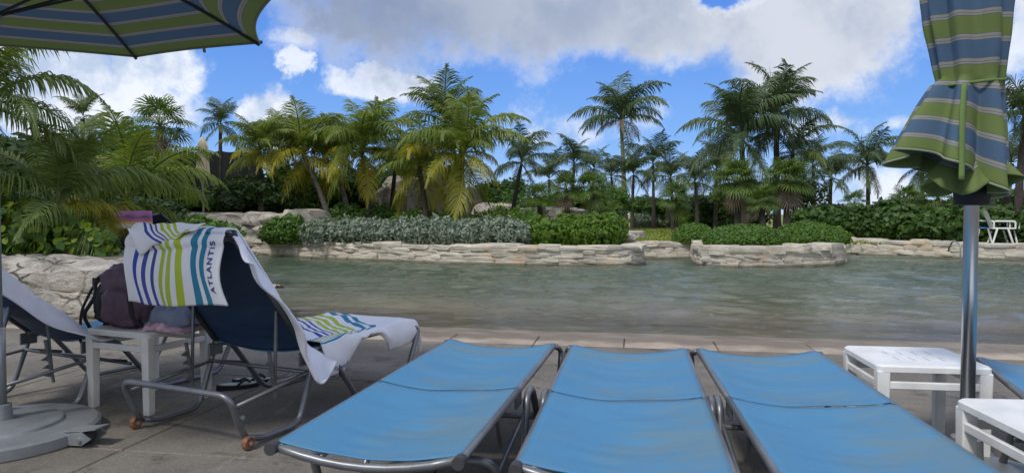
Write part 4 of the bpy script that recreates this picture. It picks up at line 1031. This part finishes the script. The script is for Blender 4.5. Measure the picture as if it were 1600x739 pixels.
# ------------------------------------------------------------------ towels
def cloth(name, m, path_fn, nu, nv, loc, rz, label, cat='towel', group=None, thick=.008):
    b = MB(); b.grid(path_fn, nu, nv); o = b.build(name, m, None, True); o.location = loc; o.rotation_euler = (0, 0, rz); o.scale = (1.08 if (loc-l5.location).length < .01 else 1, 1, 1)
    s = o.modifiers.new('thickness', 'SOLIDIFY'); s.thickness = thick; s.offset = 0
    tag(o, label, cat, group); return o
def backpt(phi, x, y, z=0):
    c, s = math.cos(R(phi)), math.sin(R(phi)); return Vector((x, y*c+z*s, .375-y*s+z*c))
def hang_point(p, q):
    """striped towel over the top of the raised back, hanging straight down behind it; q=0 bottom hem"""
    x = -.292+.590*p
    tp = backpt(PH5, 0, -.78)                             # top bar
    fold = .012*math.sin(p*17+1.3)+.018*math.sin(p*8.2)+.010*nz(p*6, q*2, 3)
    if q < .60:
        t = q/.60; z = tp.z-.340*(1-t)+.018-.012*math.sin(p*5)
        y = tp.y-.035-.035*math.sin(t*math.pi)-.02+fold*(1-.6*t)
        xs = x-.030*(1-t)*(1-p)+.008*math.sin(t*6+p*9)
        if t > .80: y -= .030*math.sin((t-.80)/.20*math.pi)*(.4+.6*math.sin(min(1, p*1.2)*math.pi))
    elif q < .72:
        t = (q-.60)/.12; ang = math.pi*t; y = tp.y-.045+.045*(1-math.cos(ang))-.012; z = tp.z+.018+.042*math.sin(ang)*(1-.35*p)+.010*nz(p*7, t*3); xs = x+.10*t*math.sin(p*math.pi)
    else:
        t = (q-.72)/.28; g = backpt(PH5, 0, -.78+.42*t, .040); y = g.y; z = g.z+fold*.4; xs = x+.10*math.sin(p*math.pi)*(1-.2*t)
    return Vector((xs, y, z))
tw = cloth('hanging_towel', M['towel'], hang_point, 90, 60, l5.location, -a5, 'white towel with blue lime and teal stripes hung over the raised lounger back', group='striped resort towels', thick=.009)

def flap_point(p, q):
    """outer fold of the same towel: falls a hand's width over the hanging part, stripes running aslant"""
    pp = .10+.66*p; t = (1-q); P0 = hang_point(pp, .60); drop = (.055+.035*math.sin(p*5.2+.6)+.02*math.sin(p*11))*min(1, 5*p)*min(1, 5*(1-p))
    if t < .35:
        k = t/.35; ang = math.pi*(1-k)*.5; return P0+Vector((.03*(1-k), .028*(1-k)-.026, .030*math.sin(ang)+.020))
    k = (t-.35)/.65; return P0+Vector((-.02*k, -.028-.022*math.sin(k*math.pi*.8)-.006*math.sin(p*17)*k, .020-drop*k-.03*k*k*math.sin(p*3.1)))
b = MB(); b.grid(flap_point, 50, 16)
for k in list(b.uv): u_, v_ = b.uv[k]; b.uv[k] = (min(.70, max(0, -.42+1.0*u_+.55*v_)), v_)
fl = b.build('folded_flap', M['towel'], tw, True); fl.modifiers.new('thickness', 'SOLIDIFY').thickness = .007

def text_mesh(body, size):
    cu = bpy.data.curves.new('lettering', 'FONT'); cu.body = body; cu.size = size; cu.space_character = 1.28; cu.offset = .0012
    o = bpy.data.objects.new('lettering', cu); col.objects.link(o)
    dg = bpy.context.evaluated_depsgraph_get(); me = bpy.data.meshes.new_from_object(o.evaluated_get(dg)); bpy.data.objects.remove(o); return me
def letter_on(parent, body, size, fn, length):
    me = text_mesh(body, size); me.materials.clear(); me.materials.append(M['navy_text'])
    xs = [v.co.x for v in me.vertices]; x0, x1 = min(xs), max(xs)
    for v in me.vertices: v.co = fn((v.co.x-x0)/(x1-x0)*length, v.co.y)
    o = link('lettering', me, parent); return o
def on_hang(s, h):      # s along the word, from low to high; h across the letters
    q = .10+s/.340*.60*.98; pp = .938-h/.615
    P0 = hang_point(pp, q); n_ = (hang_point(pp+.01, q)-P0).cross(hang_point(pp, q+.01)-P0).normalized()
    if n_.y > 0: n_ = -n_
    return P0+n_*.0065
letter_on(tw, 'ATLANTIS', .038, on_hang, .245)

def drape(phi, BLN, hang0, hang1, seed, x0=-.22, flare=.05):
    """towel laid down the front of a raised back and spilling over its right rail; q=0 head, q=1 seat"""
    def f(p, q):
        t = q; y = -BLN-.05+(BLN+.05)*t; k = max(0, (p-.62)/.38)
        wob = .012*math.sin(t*13+seed)+.010*nz(t*6+seed, p*3, 2)
        if p < .62: x = x0+(.285-x0)*p/.62; off = .034-.028*math.sin(p/.62*math.pi)+wob*.4
        else:
            x = .285+.050*math.sin(min(1, k*2.5)*math.pi/2)+.135*k*(.55+.45*t)+wob*k*1.2+.010*math.sin(t*22+seed)*k; off = .036
        g = backpt(phi, x, y, off)
        if k > 0:
            L = (1-.75*max(0, (t-.86)/.14)**2)*(hang0*(1-t)+hang1*t)*(1+.16*math.sin(t*7+seed)+.10*nz(t*4, seed))*math.sin(k*math.pi/2)
            # cloth falls partly square to the rail, partly straight down
            c, s_ = math.cos(R(phi)), math.sin(R(phi)); L1 = L*.72
            g += Vector((0, -s_*L1*.55, -c*L1*.55))*1.0+Vector((0, .02*k, -L*.42)); g.x += flare*k*math.sin(t*math.pi)*.5
        if q < .05: g.z -= (1-q/.05)*.03; g.y -= (1-q/.05)*.012
        return g
    return f
cloth('draped_towel', M['terry'], drape(PH5, .78, .18, .32, 1.0), 40, 70, l5.location, -a5, 'long white towel spilling down the right side of the raised lounger back', group='white towels on loungers')
def seat_point(p, q):
    """towel over the seat and foot end, near side hanging over the rail"""
    y = .06+1.0*q; x = -.33+.66*min(p, .80)/.80
    z = .408+.012*nz(p*6, q*7, 1)+.020*abs(nz(p*3, q*9, 4))+.03*(1-q)*(1-q)*abs(math.sin(p*3.1+.4))-.012*math.sin(min(1, p/.8)*math.pi)
    if p > .80:
        k = (p-.80)/.20; x = .33+.022*math.sin(k*3)+.012*math.sin(q*25)*k; L = .15 if q > .55 else (.17 if q < .20 else .055)
        e = min(1, max(0, (q-.50)/.16)); e0 = min(1, max(0, (.30-q)/.12)); L = .035+.115*e+.17*e0
        z -= L*k; y += .04*k*math.sin(q*6)
    if q > .94: z -= (q-.94)*1.5; y = .06+.94+.03+.02*((q-.94)/.06)
    x += .012*math.sin(q*9+p*3); y += .02*math.sin(p*8)
    return Vector((x, y, z))
def seat_uv_towel():
    b = MB(); b.grid(seat_point, 70, 80)
    for k in list(b.uv): u_, v_ = b.uv[k]; e_ = min(1, max(0, (u_-.70)/.14)); e_ = e_*e_*(3-2*e_); b.uv[k] = (.95*e_+(1-e_)*min(.999, max(0, (.115+(v_-.5)*1.5)*(1-min(1, u_/.8))+(.05+v_*1.45)*min(1, u_/.8)+.035*math.sin(v_*11+u_*4))), u_)
    o = b.build('seat_towel', M['towel'], None, True); o.location = l5.location; o.scale = (1.08, 1, 1); o.rotation_euler = (0, 0, -a5)
    s = o.modifiers.new('thickness', 'SOLIDIFY'); s.thickness = .008; s.offset = 0
    tag(o, 'rumpled striped towel laid over the seat and foot of the raised lounger', 'towel', 'striped resort towels'); return o
st = seat_uv_towel()
def on_seat(s, h):
    P0 = seat_point(.97-h*.9, .03+s/1.0); P1 = seat_point(.98-h*.9, .03+s/1.0); P2 = seat_point(.97-h*.9, .04+s/1.0); n_ = (P1-P0).cross(P2-P0).normalized()
    if n_.x < 0: n_ = -n_
    return P0+n_*.007
letter_on(st, 'ATLANTIS', .036, on_seat, .17)
cloth('draped_towel', M['terry'], drape(41, .82, .27, .09, 4.0, -.28, .03), 34, 50, l6.location, -R(H6), 'plain white towel covering the raised lounger back at the left edge', group='white towels on loungers')
def l6b_point(p, q):                                   # bunched cloth hanging under the back
    x = -.12+.36*p; z = .60-.30*q*(1-.15*math.sin(p*6))+.012*math.sin(p*9); y = -.36-.10*q+.035*math.sin(p*11+q*2)
    return Vector((x, y, z))
cloth('hanging_cloth', M['greycloth'], l6b_point, 16, 14, l6.location, -R(H6), 'pale grey cloth hanging beneath the left edge lounger back', cat='cloth')
cloth('pink_cloth', M['towel_pink'], lambda p, q: backpt(12, -.31+.50*p, -.84-.012*math.sin(q*9), .03) + Vector((0, -.012*math.sin(p*14), -.26*q)), 10, 12, l7.location, R(14), 'pink orange and purple striped cloth on the distant lounger', cat='towel')

# ------------------------------------------------------------------ side tables
def side_table(m, slots):
    root = empty('side_table'); S, H, T = .235, .445, .030
    def rounded(b, z0, z1, s, r=.03):
        pts = []
        for cx, cy, a0 in ((s-r, s-r, 0), (-s+r, s-r, 90), (-s+r, -s+r, 180), (s-r, -s+r, 270)):
            for k in range(5): a = R(a0+k*22.5); pts.append((cx+r*math.cos(a), cy+r*math.sin(a)))
        return pts
    # top as a bevelled rounded plate whose slots are real cut grooves
    pts = rounded(None, 0, 0, S); n = len(pts); b = MB(); e = .008
    b.v = [(x, y, H-T) for x, y in pts]+[(x, y, H-e) for x, y in pts]+[(x*(1-e/S), y*(1-e/S), H) for x, y in pts]
    b.f = [tuple(range(n-1, -1, -1))]+[(r*n+k, r*n+(k+1) % n, (r+1)*n+(k+1) % n, (r+1)*n+k) for r in range(2) for k in range(n)]+[tuple(range(2*n, 3*n))]
    top = b.build('table_top', m, root)
    cut = MB()
    for (x, y, l) in slots: cut.box((x, y, H), (.007, l, .024), 0, 0)
    if slots:
        co = cut.build('slot_cutter', m); md = top.modifiers.new('slots', 'BOOLEAN'); md.operation = 'DIFFERENCE'; md.object = co; md.solver = 'EXACT'
        dg = bpy.context.evaluated_depsgraph_get(); nm = bpy.data.meshes.new_from_object(top.evaluated_get(dg)); top.modifiers.clear(); top.data = nm
        bpy.data.objects.remove(co)
    for sx in (-1, 1):
        for sy in (-1, 1):
            b = MB(); w0, w1 = .027, .022
            cx, cy = sx*(S-w0-.001), sy*(S-w0-.001)
            b.v = [(cx+a*w1, cy+c_*w1, 0) for a, c_ in ((-1, -1), (1, -1), (1, 1), (-1, 1))]+[(cx+a*w0, cy+c_*w0, H-T+.004) for a, c_ in ((-1, -1), (1, -1), (1, 1), (-1, 1))]
            b.f = [(3, 2, 1, 0), (4, 5, 6, 7), (0, 1, 5, 4), (1, 2, 6, 5), (2, 3, 7, 6), (3, 0, 4, 7)]
            o = b.build('leg', m, root); bv = o.modifiers.new('edge', 'BEVEL'); bv.width = .006; bv.segments = 2
    for i, (cx, cy, sx, sy) in enumerate(((0, -S+.014, 2*S-.108, .018), (0, S-.014, 2*S-.108, .018), (-S+.014, 0, .018, 2*S-.108), (S-.014, 0, .018, 2*S-.108))):
        b = MB(); b.box((cx, cy, H-.090), (sx, sy, .034), 0, .004); b.build('rail', m, root)
    return root
slots = [(x, y, .085) for x in (-.10, -.035, .03, .095) for y in (-.07, .07)]
T2 = side_table(M['white_plastic'], slots); p = at(1452, 500, 3.24); T2.location = (1.86, 3.25, 0); T2.rotation_euler = (0, 0, -R(8))
tag(T2, 'white slotted side table behind the polished umbrella pole', 'side table', 'resin side tables')
T3 = side_table(M['white_plastic'], [(x, y, .10) for x in (-.09, -.04, .01, .06) for y in (-.06,)]); T3.location = (1.80, 2.25, 0); T3.rotation_euler = (0, 0, -R(5))
tag(T3, 'white side table nearest the camera, cut by the right edge', 'side table', 'resin side tables')
T1 = side_table(M['old_plastic'], []); T1.location = (-2.115, 4.10, 0); T1.rotation_euler = (0, 0, -R(22)); T1.scale = (1.04, .98, 1.02)
tag(T1, 'weathered off-white side table carrying the backpack between raised loungers', 'side table', 'resin side tables')

# ------------------------------------------------------------------ backpack, clothes, sandals on and under things
def superell(name, m, loc, size, rz, tilt, ex=.7, amp=.05, parent=None, nu=36, nv=22, seed=0):
    b = MB()
    def sgp(v, e): return math.copysign(abs(v)**e, v)
    def fn(p, q):
        a = 2*math.pi*p; e = math.pi*(q-.5); v = Vector((sgp(math.cos(e), ex)*sgp(math.cos(a), ex), sgp(math.cos(e), ex)*sgp(math.sin(a), ex), sgp(math.sin(e), ex)))
        k = 1+amp*mn.fractal(v*2.3+Vector((seed, seed, 0)), .8, 2, 4)
        return Vector((v.x*size[0]/2*k, v.y*size[1]/2*k, v.z*size[2]/2*k))
    b.grid(fn, nu, nv); o = b.build(name, m, parent, True); o.location = loc; o.rotation_euler = (tilt[0], tilt[1], rz); return o
bp = empty('backpack', (-2.20, 4.10, .455), -R(18)); bp.scale = (1.12, 1.12, 1.08); tag(bp, 'slumped plum backpack with black straps on the weathered table', 'backpack')
superell('body', M['bag'], (.02, 0, .155), (.36, .24, .33), 0, (0, R(8), 0), .55, .14, bp, seed=3)
superell('back_panel', M['black'], (-.135, .01, .125), (.11, .23, .25), 0, (0, R(12), 0), .6, .10, bp, seed=5)
superell('front_pocket', M['bag'], (.03, -.10, .11), (.24, .10, .19), 0, (0, R(6), 0), .5, .12, bp, seed=7)
b = MB(); b.tube(fillet([(-.10, -.05, .30), (-.21, -.06, .24), (-.15, -.10, .17), (-.27, -.08, .05), (-.25, -.05, -.03)], .05), .010, 6); b.build('shoulder_strap', M['black'], bp, True)
b = MB(); b.tube(fillet([(-.06, -.04, .31), (-.20, -.07, .22), (-.235, -.12, .08), (-.27, -.10, -.10), (-.22, -.06, -.14), (-.19, -.02, .0)], .05), .007, 6); b.build('shoulder_strap', M['black'], bp, True)
b = MB(); b.tube(fillet([(.10, -.10, .30), (.115, -.155, .20), (.13, -.15, .06), (.17, -.11, .01)], .06), .011, 6); b.build('webbing', M['black'], bp, True)
b = MB(); b.tube(fillet([(-.07, 0, .305), (-.05, 0, .365), (.05, 0, .365), (.07, 0, .32)], .03), .009, 6); b.build('grab_handle', M['black'], bp, True)
b = MB(); b.box((-.20, -.065, .23), (.03, .012, .05), 0, .004); b.build('buckle', M['black'], bp)
def pile(name, m, loc, size, rz, seed, label):
    b = MB()
    def fn(p, q):
        x = (p-.5)*2; y = (q-.5)*2; r = max(0, 1-(abs(x)**2.6+abs(y)**2.6)); h = r**.32
        h += .35*(mn.fractal(Vector((x*1.7+seed, y*1.7, seed)), .7, 2, 4))*min(1, r*2)+.16*abs(math.sin((x*1.3+y*.6+.3*nz(x*2, y*2, seed))*7))*min(1, r*3)
        return (x*size[0]/2*(1+.08*nz(y*3, seed)), y*size[1]/2*(1+.08*nz(x*3, seed+9)), h*size[2]*(.9 if r > 0 else 0))
    b.grid(fn, 44, 36); o = b.build(name, m, None, True); o.location = loc; o.rotation_euler = (0, 0, rz); tag(o, label, 'clothes', 'clothes left on the table')
    s = o.modifiers.new('thickness', 'SOLIDIFY'); s.thickness = .004
pile('pink_shirt', M['pinkcloth'], (-1.90, 3.97, .458), (.38, .27, .050), -.35, 3, 'folded pale pink printed shirt at the bottom of the table pile')
pile('grey_shirt', M['greycloth'], (-1.885, 3.98, .495), (.36, .25, .105), -.5, 8, 'crumpled grey-blue shirt lying on the pink one')
def sandal(loc, rz, label):
    root = empty('sandal', loc, rz); tag(root, label, 'sandal', 'pair of sandals under the raised lounger')
    def sole(z0, z1, k, m, nm):
        b = MB(); n = 20; P = []
        for i in range(n): a = 2*math.pi*i/n; P.append((.045*math.cos(a)*(1+.18*math.sin(a))*k, .13*math.sin(a)*k))
        b.v = [(x, y, z0) for x, y in P]+[(x, y, z1+.012*max(0, -y/.13)) for x, y in P]; b.f = [tuple(range(n-1, -1, -1)), tuple(range(n, 2*n))]+[(i, (i+1) % n, (i+1) % n+n, i+n) for i in range(n)]
        b.build(nm, m, root)
    sole(0, .022, 1, M['black'], 'sole'); sole(.020, .027, .88, M['insole'], 'insole')
    for s in (-1, 1): b = MB(); b.tube(fillet([(0, .075, .03), (s*.02, .045, .055), (s*.042, -.01, .028)], .03), .007, 6); b.build('thong_strap', M['black'], root, True)
p = on(372, 606); sandal((p.x, p.y, .001), -1.0, 'left black sandal of the pair under the raised lounger')
p = on(393, 600); sandal((p.x, p.y+.03, .001), -1.25, 'right black sandal with pale insole under the raised lounger')

# ================================================================== UMBRELLAS
def open_umbrella():
    cx, cy = -2.51, 3.42; root = empty('patio_umbrella', (cx, cy, 0)); tag(root, 'open green and blue striped umbrella at the upper left on a grey round base', 'umbrella', 'striped deck umbrellas')
    RR, ZR, ZT, n = 1.36, 2.165, 2.56, 8; A0 = R(91)
    b = MB(); b.tube([(0, 0, .05), (0, 0, ZT+.05)], .022, 12); b.build('pole', M['galv'], root, True)
    b = MB(); b.lathe([(.03, ZT+.02), (.045, ZT+.05), (.03, ZT+.10), (.006, ZT+.12)], 14); b.build('finial', M['galv'], root, True)
    def corner(k): a = A0+k*math.pi/4; return Vector((RR*math.cos(a), RR*math.sin(a), ZR))
    apex = Vector((0, 0, ZT))
    for k in range(n):
        c0, c1 = corner(k), corner(k+1); b = MB()
        def fn(p, q):           # q=0 rim, 1 apex ; valance edge scooped between ribs
            e0, e1 = c0.lerp(apex, q), c1.lerp(apex, q); pt = e0.lerp(e1, p); s4 = 4*p*(1-p)
            inn = Vector((pt.x, pt.y, 0)); 
            pt -= inn.normalized()*(.055*s4*(1-q)) if inn.length > 1e-4 else Vector()
            pt.z -= .020*s4*math.sin(math.pi*min(1, q+.1)); pt.z += .05*math.sin(math.pi*q)
            return pt
        b.grid(fn, 14, 20); b.build('canopy_panel', M['canopy'], root, True)
        b = MB(); b.tube([fn(i/14, 0)+Vector((0, 0, -.004)) for i in range(15)], .007, 5); b.build('hem', M['piping'], root, True)
        b = MB(); pts = [c0.lerp(apex, i/12)+Vector((0, 0, -.018+.05*math.sin(math.pi*i/12))) for i in range(13)]; b.tube(pts, .010, 6); b.build('rib', M['foot_rubber'], root, True)
        b = MB(); m_ = c0.lerp(apex, .48)+Vector((0, 0, .02)); b.tube([m_, (0, 0, ZR-.12)], .007, 6); b.build('strut', M['foot_rubber'], root, True)
        b = MB(); b.tube([c0+Vector((0, 0, .0)), c0*1.012+Vector((0, 0, -.024))], .011, 6); b.build('rib_tip', M['foot_rubber'], root, True)
    b = MB(); b.lathe([(.03, ZR-.16), (.045, ZR-.15), (.045, ZR-.09), (.03, ZR-.08)], 14); b.build('runner', M['galv'], root, True)
    b = MB(); q = (corner(0).lerp(corner(7), .62)); d_ = Vector((q.x, q.y, 0)).normalized()*-.05; b.tube([q+d_+Vector((0, 0, .01)), q+d_+Vector((.008, 0, -.04))], .010, 5); b.build('tie_tab', M['piping'], root)
    b = MB(); b.lathe([(.425, 0), (.43, .008), (.43, .055), (.415, .066), (.27, .070), (.265, .084), (.25, .090), (.06, .098), (.055, .10), (.05, .17), (.028, .175)], 56); o = b.build('base_plate', M['galv'], root, True); smooth_angle(o, 30)
    b = MB(); b.tube([(0, 0, .17), (0, 0, .55)], .031, 14); b.build('stand_tube', M['galv'], root, True)
    foot = empty('x') if False else None
    b = MB(); a = R(-10); c_, s_ = math.cos(a), math.sin(a)
    def rot(x, y, z): return (x*c_-y*s_, x*s_+y*c_, z)
    b.add([rot(*q) for q in ((.37, -.055, .012), (.50, -.055, .012), (.55, -.055, .045), (.50, -.055, .075), (.37, -.055, .06), (.37, -.047, .012), (.50, -.047, .012), (.55, -.047, .045), (.50, -.047, .075), (.37, -.047, .06))],
          [(0, 1, 2, 3, 4), (9, 8, 7, 6, 5), (0, 5, 6, 1), (1, 6, 7, 2), (2, 7, 8, 3), (3, 8, 9, 4)]); b.build('wheel_bracket', M['galv'], root)
    b = MB(); b.add([rot(*q) for q in ((.37, .055, .012), (.50, .055, .012), (.55, .055, .045), (.50, .055, .075), (.37, .055, .06), (.37, .047, .012), (.50, .047, .012), (.55, .047, .045), (.50, .047, .075), (.37, .047, .06))],
          [(0, 1, 2, 3, 4), (9, 8, 7, 6, 5), (0, 5, 6, 1), (1, 6, 7, 2), (2, 7, 8, 3), (3, 8, 9, 4)]); b.build('wheel_bracket', M['galv'], root)
    b = MB(); b.add([rot(*q) for q in ((.39, -.046, .068), (.50, -.046, .076), (.57, -.046, .088), (.57, .046, .088), (.50, .046, .076), (.39, .046, .068), (.39, -.046, .074), (.50, -.046, .082), (.57, -.046, .094), (.57, .046, .094), (.50, .046, .082), (.39, .046, .074))],
          [(0, 1, 4, 5), (1, 2, 3, 4), (6, 11, 10, 7), (7, 10, 9, 8), (0, 6, 7, 1), (1, 7, 8, 2), (2, 8, 9, 3), (3, 9, 10, 4), (4, 10, 11, 5), (5, 11, 6, 0)]); b.build('tilt_pedal', M['galv'], root)
    b = MB(); b.lathe([(.034, -.03), (.036, -.02), (.036, .02), (.034, .03)], 16); o = b.build('base_wheel', M['foot_rubber'], root, True); o.location = rot(.475, 0, .036); o.rotation_euler = (R(90), 0, a)
    b = MB(); b.lathe([(.012, -.006), (.012, .006)], 6); o = b.build('bolt', M['bolt'], root); o.location = rot(.49, -.060, .038); o.rotation_euler = (R(90), 0, a)
open_umbrella()

def closed_umbrella():
    cx, cy = 1.800, 2.76; root = empty('furled_umbrella', (cx, cy, 0)); tag(root, 'furled green and blue striped umbrella on a polished pole at the right', 'umbrella', 'striped deck umbrellas')
    b = MB(); b.tube([(0, 0, .08), (0, 0, 2.75)], .026, 20); b.build('pole', M['chrome'], root, True)
    b = MB(); b.lathe([(.40, 0), (.405, .01), (.40, .05), (.36, .06), (.10, .068), (.06, .08), (.055, .22), (.03, .23)], 40); o = b.build('base_plate', M['galv'], root, True); smooth_angle(o, 30)
    b = MB(); b.lathe([(.032, 1.135), (.060, 1.14), (.064, 1.20), (.05, 1.21)], 20); b.build('runner', M['black'], root, True)
    Z0, ZC, ZT = 1.248, 1.60, 2.62
    def radius(a, z):
        # base silhouette by height, then pleats
        if z < ZC:
            t = (ZC-z)/(ZC-Z0)
            L = .116+.148*t**.85                        # left lobe flares wide
            Rr = .088+.010*t
            fr = .110+.045*t
            k = math.cos(a); base = L*max(0, -k)**1.3+Rr*max(0, k)**1.3+fr*(abs(math.sin(a))**1.3)
            base = (base/((max(0, -k)**1.3+max(0, k)**1.3+abs(math.sin(a))**1.3)))
            pl = (.042+.040*t)
        else:
            t = (z-ZC)/(ZT-ZC); base = .104+.034*math.sin(min(1, t*2.3)*math.pi/2)-.12*max(0, t-.45)**1.3; pl = .020+.022*min(1, t*3)
        return base, pl
    NA = 168
    def fn(p, q):
        a = 2*math.pi*p; z = Z0+(ZT-Z0)*q
        hem = 0
        if q < .30:
            hem = (1-q/.30)*(.105*math.cos(a)+.012*math.sin(a*5+1.0)+.018*math.sin(a*3)+.01)
        base, pl = radius(a, z)
        sh = math.sin(a*8+1.2*math.sin(a*2)+ .6*math.sin(z*4)); fold = pl*(sh*.5+.35*abs(math.sin(a*4+.5))-.25)
        r = max(.04, base+fold)+.004*nz(a*3, z*9)
        k = 1 if z >= ZC else 1-.12*math.sin((ZC-z)/(ZC-Z0)*math.pi)*0
        return Vector((r*math.cos(a)-.018-.022*(1-math.exp(-((z-ZC)/.25)**2)), r*math.sin(a)*.92, z-hem*.9))
    b = MB(); b.grid(fn, NA, 90); 
    o = b.build('canopy', M['canopy_closed'], root, True); so = o.modifiers.new('thickness', 'SOLIDIFY'); so.thickness = .003
    b = MB(); b.tube([fn(i/NA, 0) for i in range(NA+1)], .0045, 5, False); b.build('hem', M['piping'], root, True)
    # inner gathered cloth seen under the hem
    b = MB()
    def fi(p, q):
        a = 2*math.pi*p; r = .145-.085*q+(.030*math.sin(a*6+1)+.015*math.sin(a*11))*(1-.5*q)
        return Vector((r*math.cos(a)-.01, r*math.sin(a), Z0+.01-.085*(1-q)*(.55+.45*math.sin(a*3+2.2))+.09*q))
    b.grid(fi, 120, 12)
    for k in list(b.uv): b.uv[k] = (b.uv[k][0], .005+b.uv[k][1]*.075)
    o = b.build('inner_fold', M['canopy_closed'], root, True); o.modifiers.new('thickness', 'SOLIDIFY').thickness = .003
    # tie strap round the waist with its loose end hanging in front
    b = MB(); b.tube([Vector((-.020+( .112+.004*math.sin(8*t))*math.cos(t), (.116+.004*math.sin(7*t))*math.sin(t)*.95, ZC+.006+.012*math.cos(t-.5))) for t in [2*math.pi*i/48 for i in range(49)]], .0065, 6, False); b.build('tie_strap', M['strap'], root, True)
    b = MB(); 
    def fs(p, q): z = ZC-.015-.36*q; bs, pl = radius(-math.pi*.735, z); rr = bs*.93+.062+.01*math.sin(q*5); return Vector((rr*math.cos(-math.pi*.735)+(p-.5)*.020, rr*math.sin(-math.pi*.735)*.95-.02*q, z))
    b.grid(fs, 2, 16); o = b.build('strap_end', M['strap'], root, True); o.modifiers.new('thickness', 'SOLIDIFY').thickness = .005
closed_umbrella()
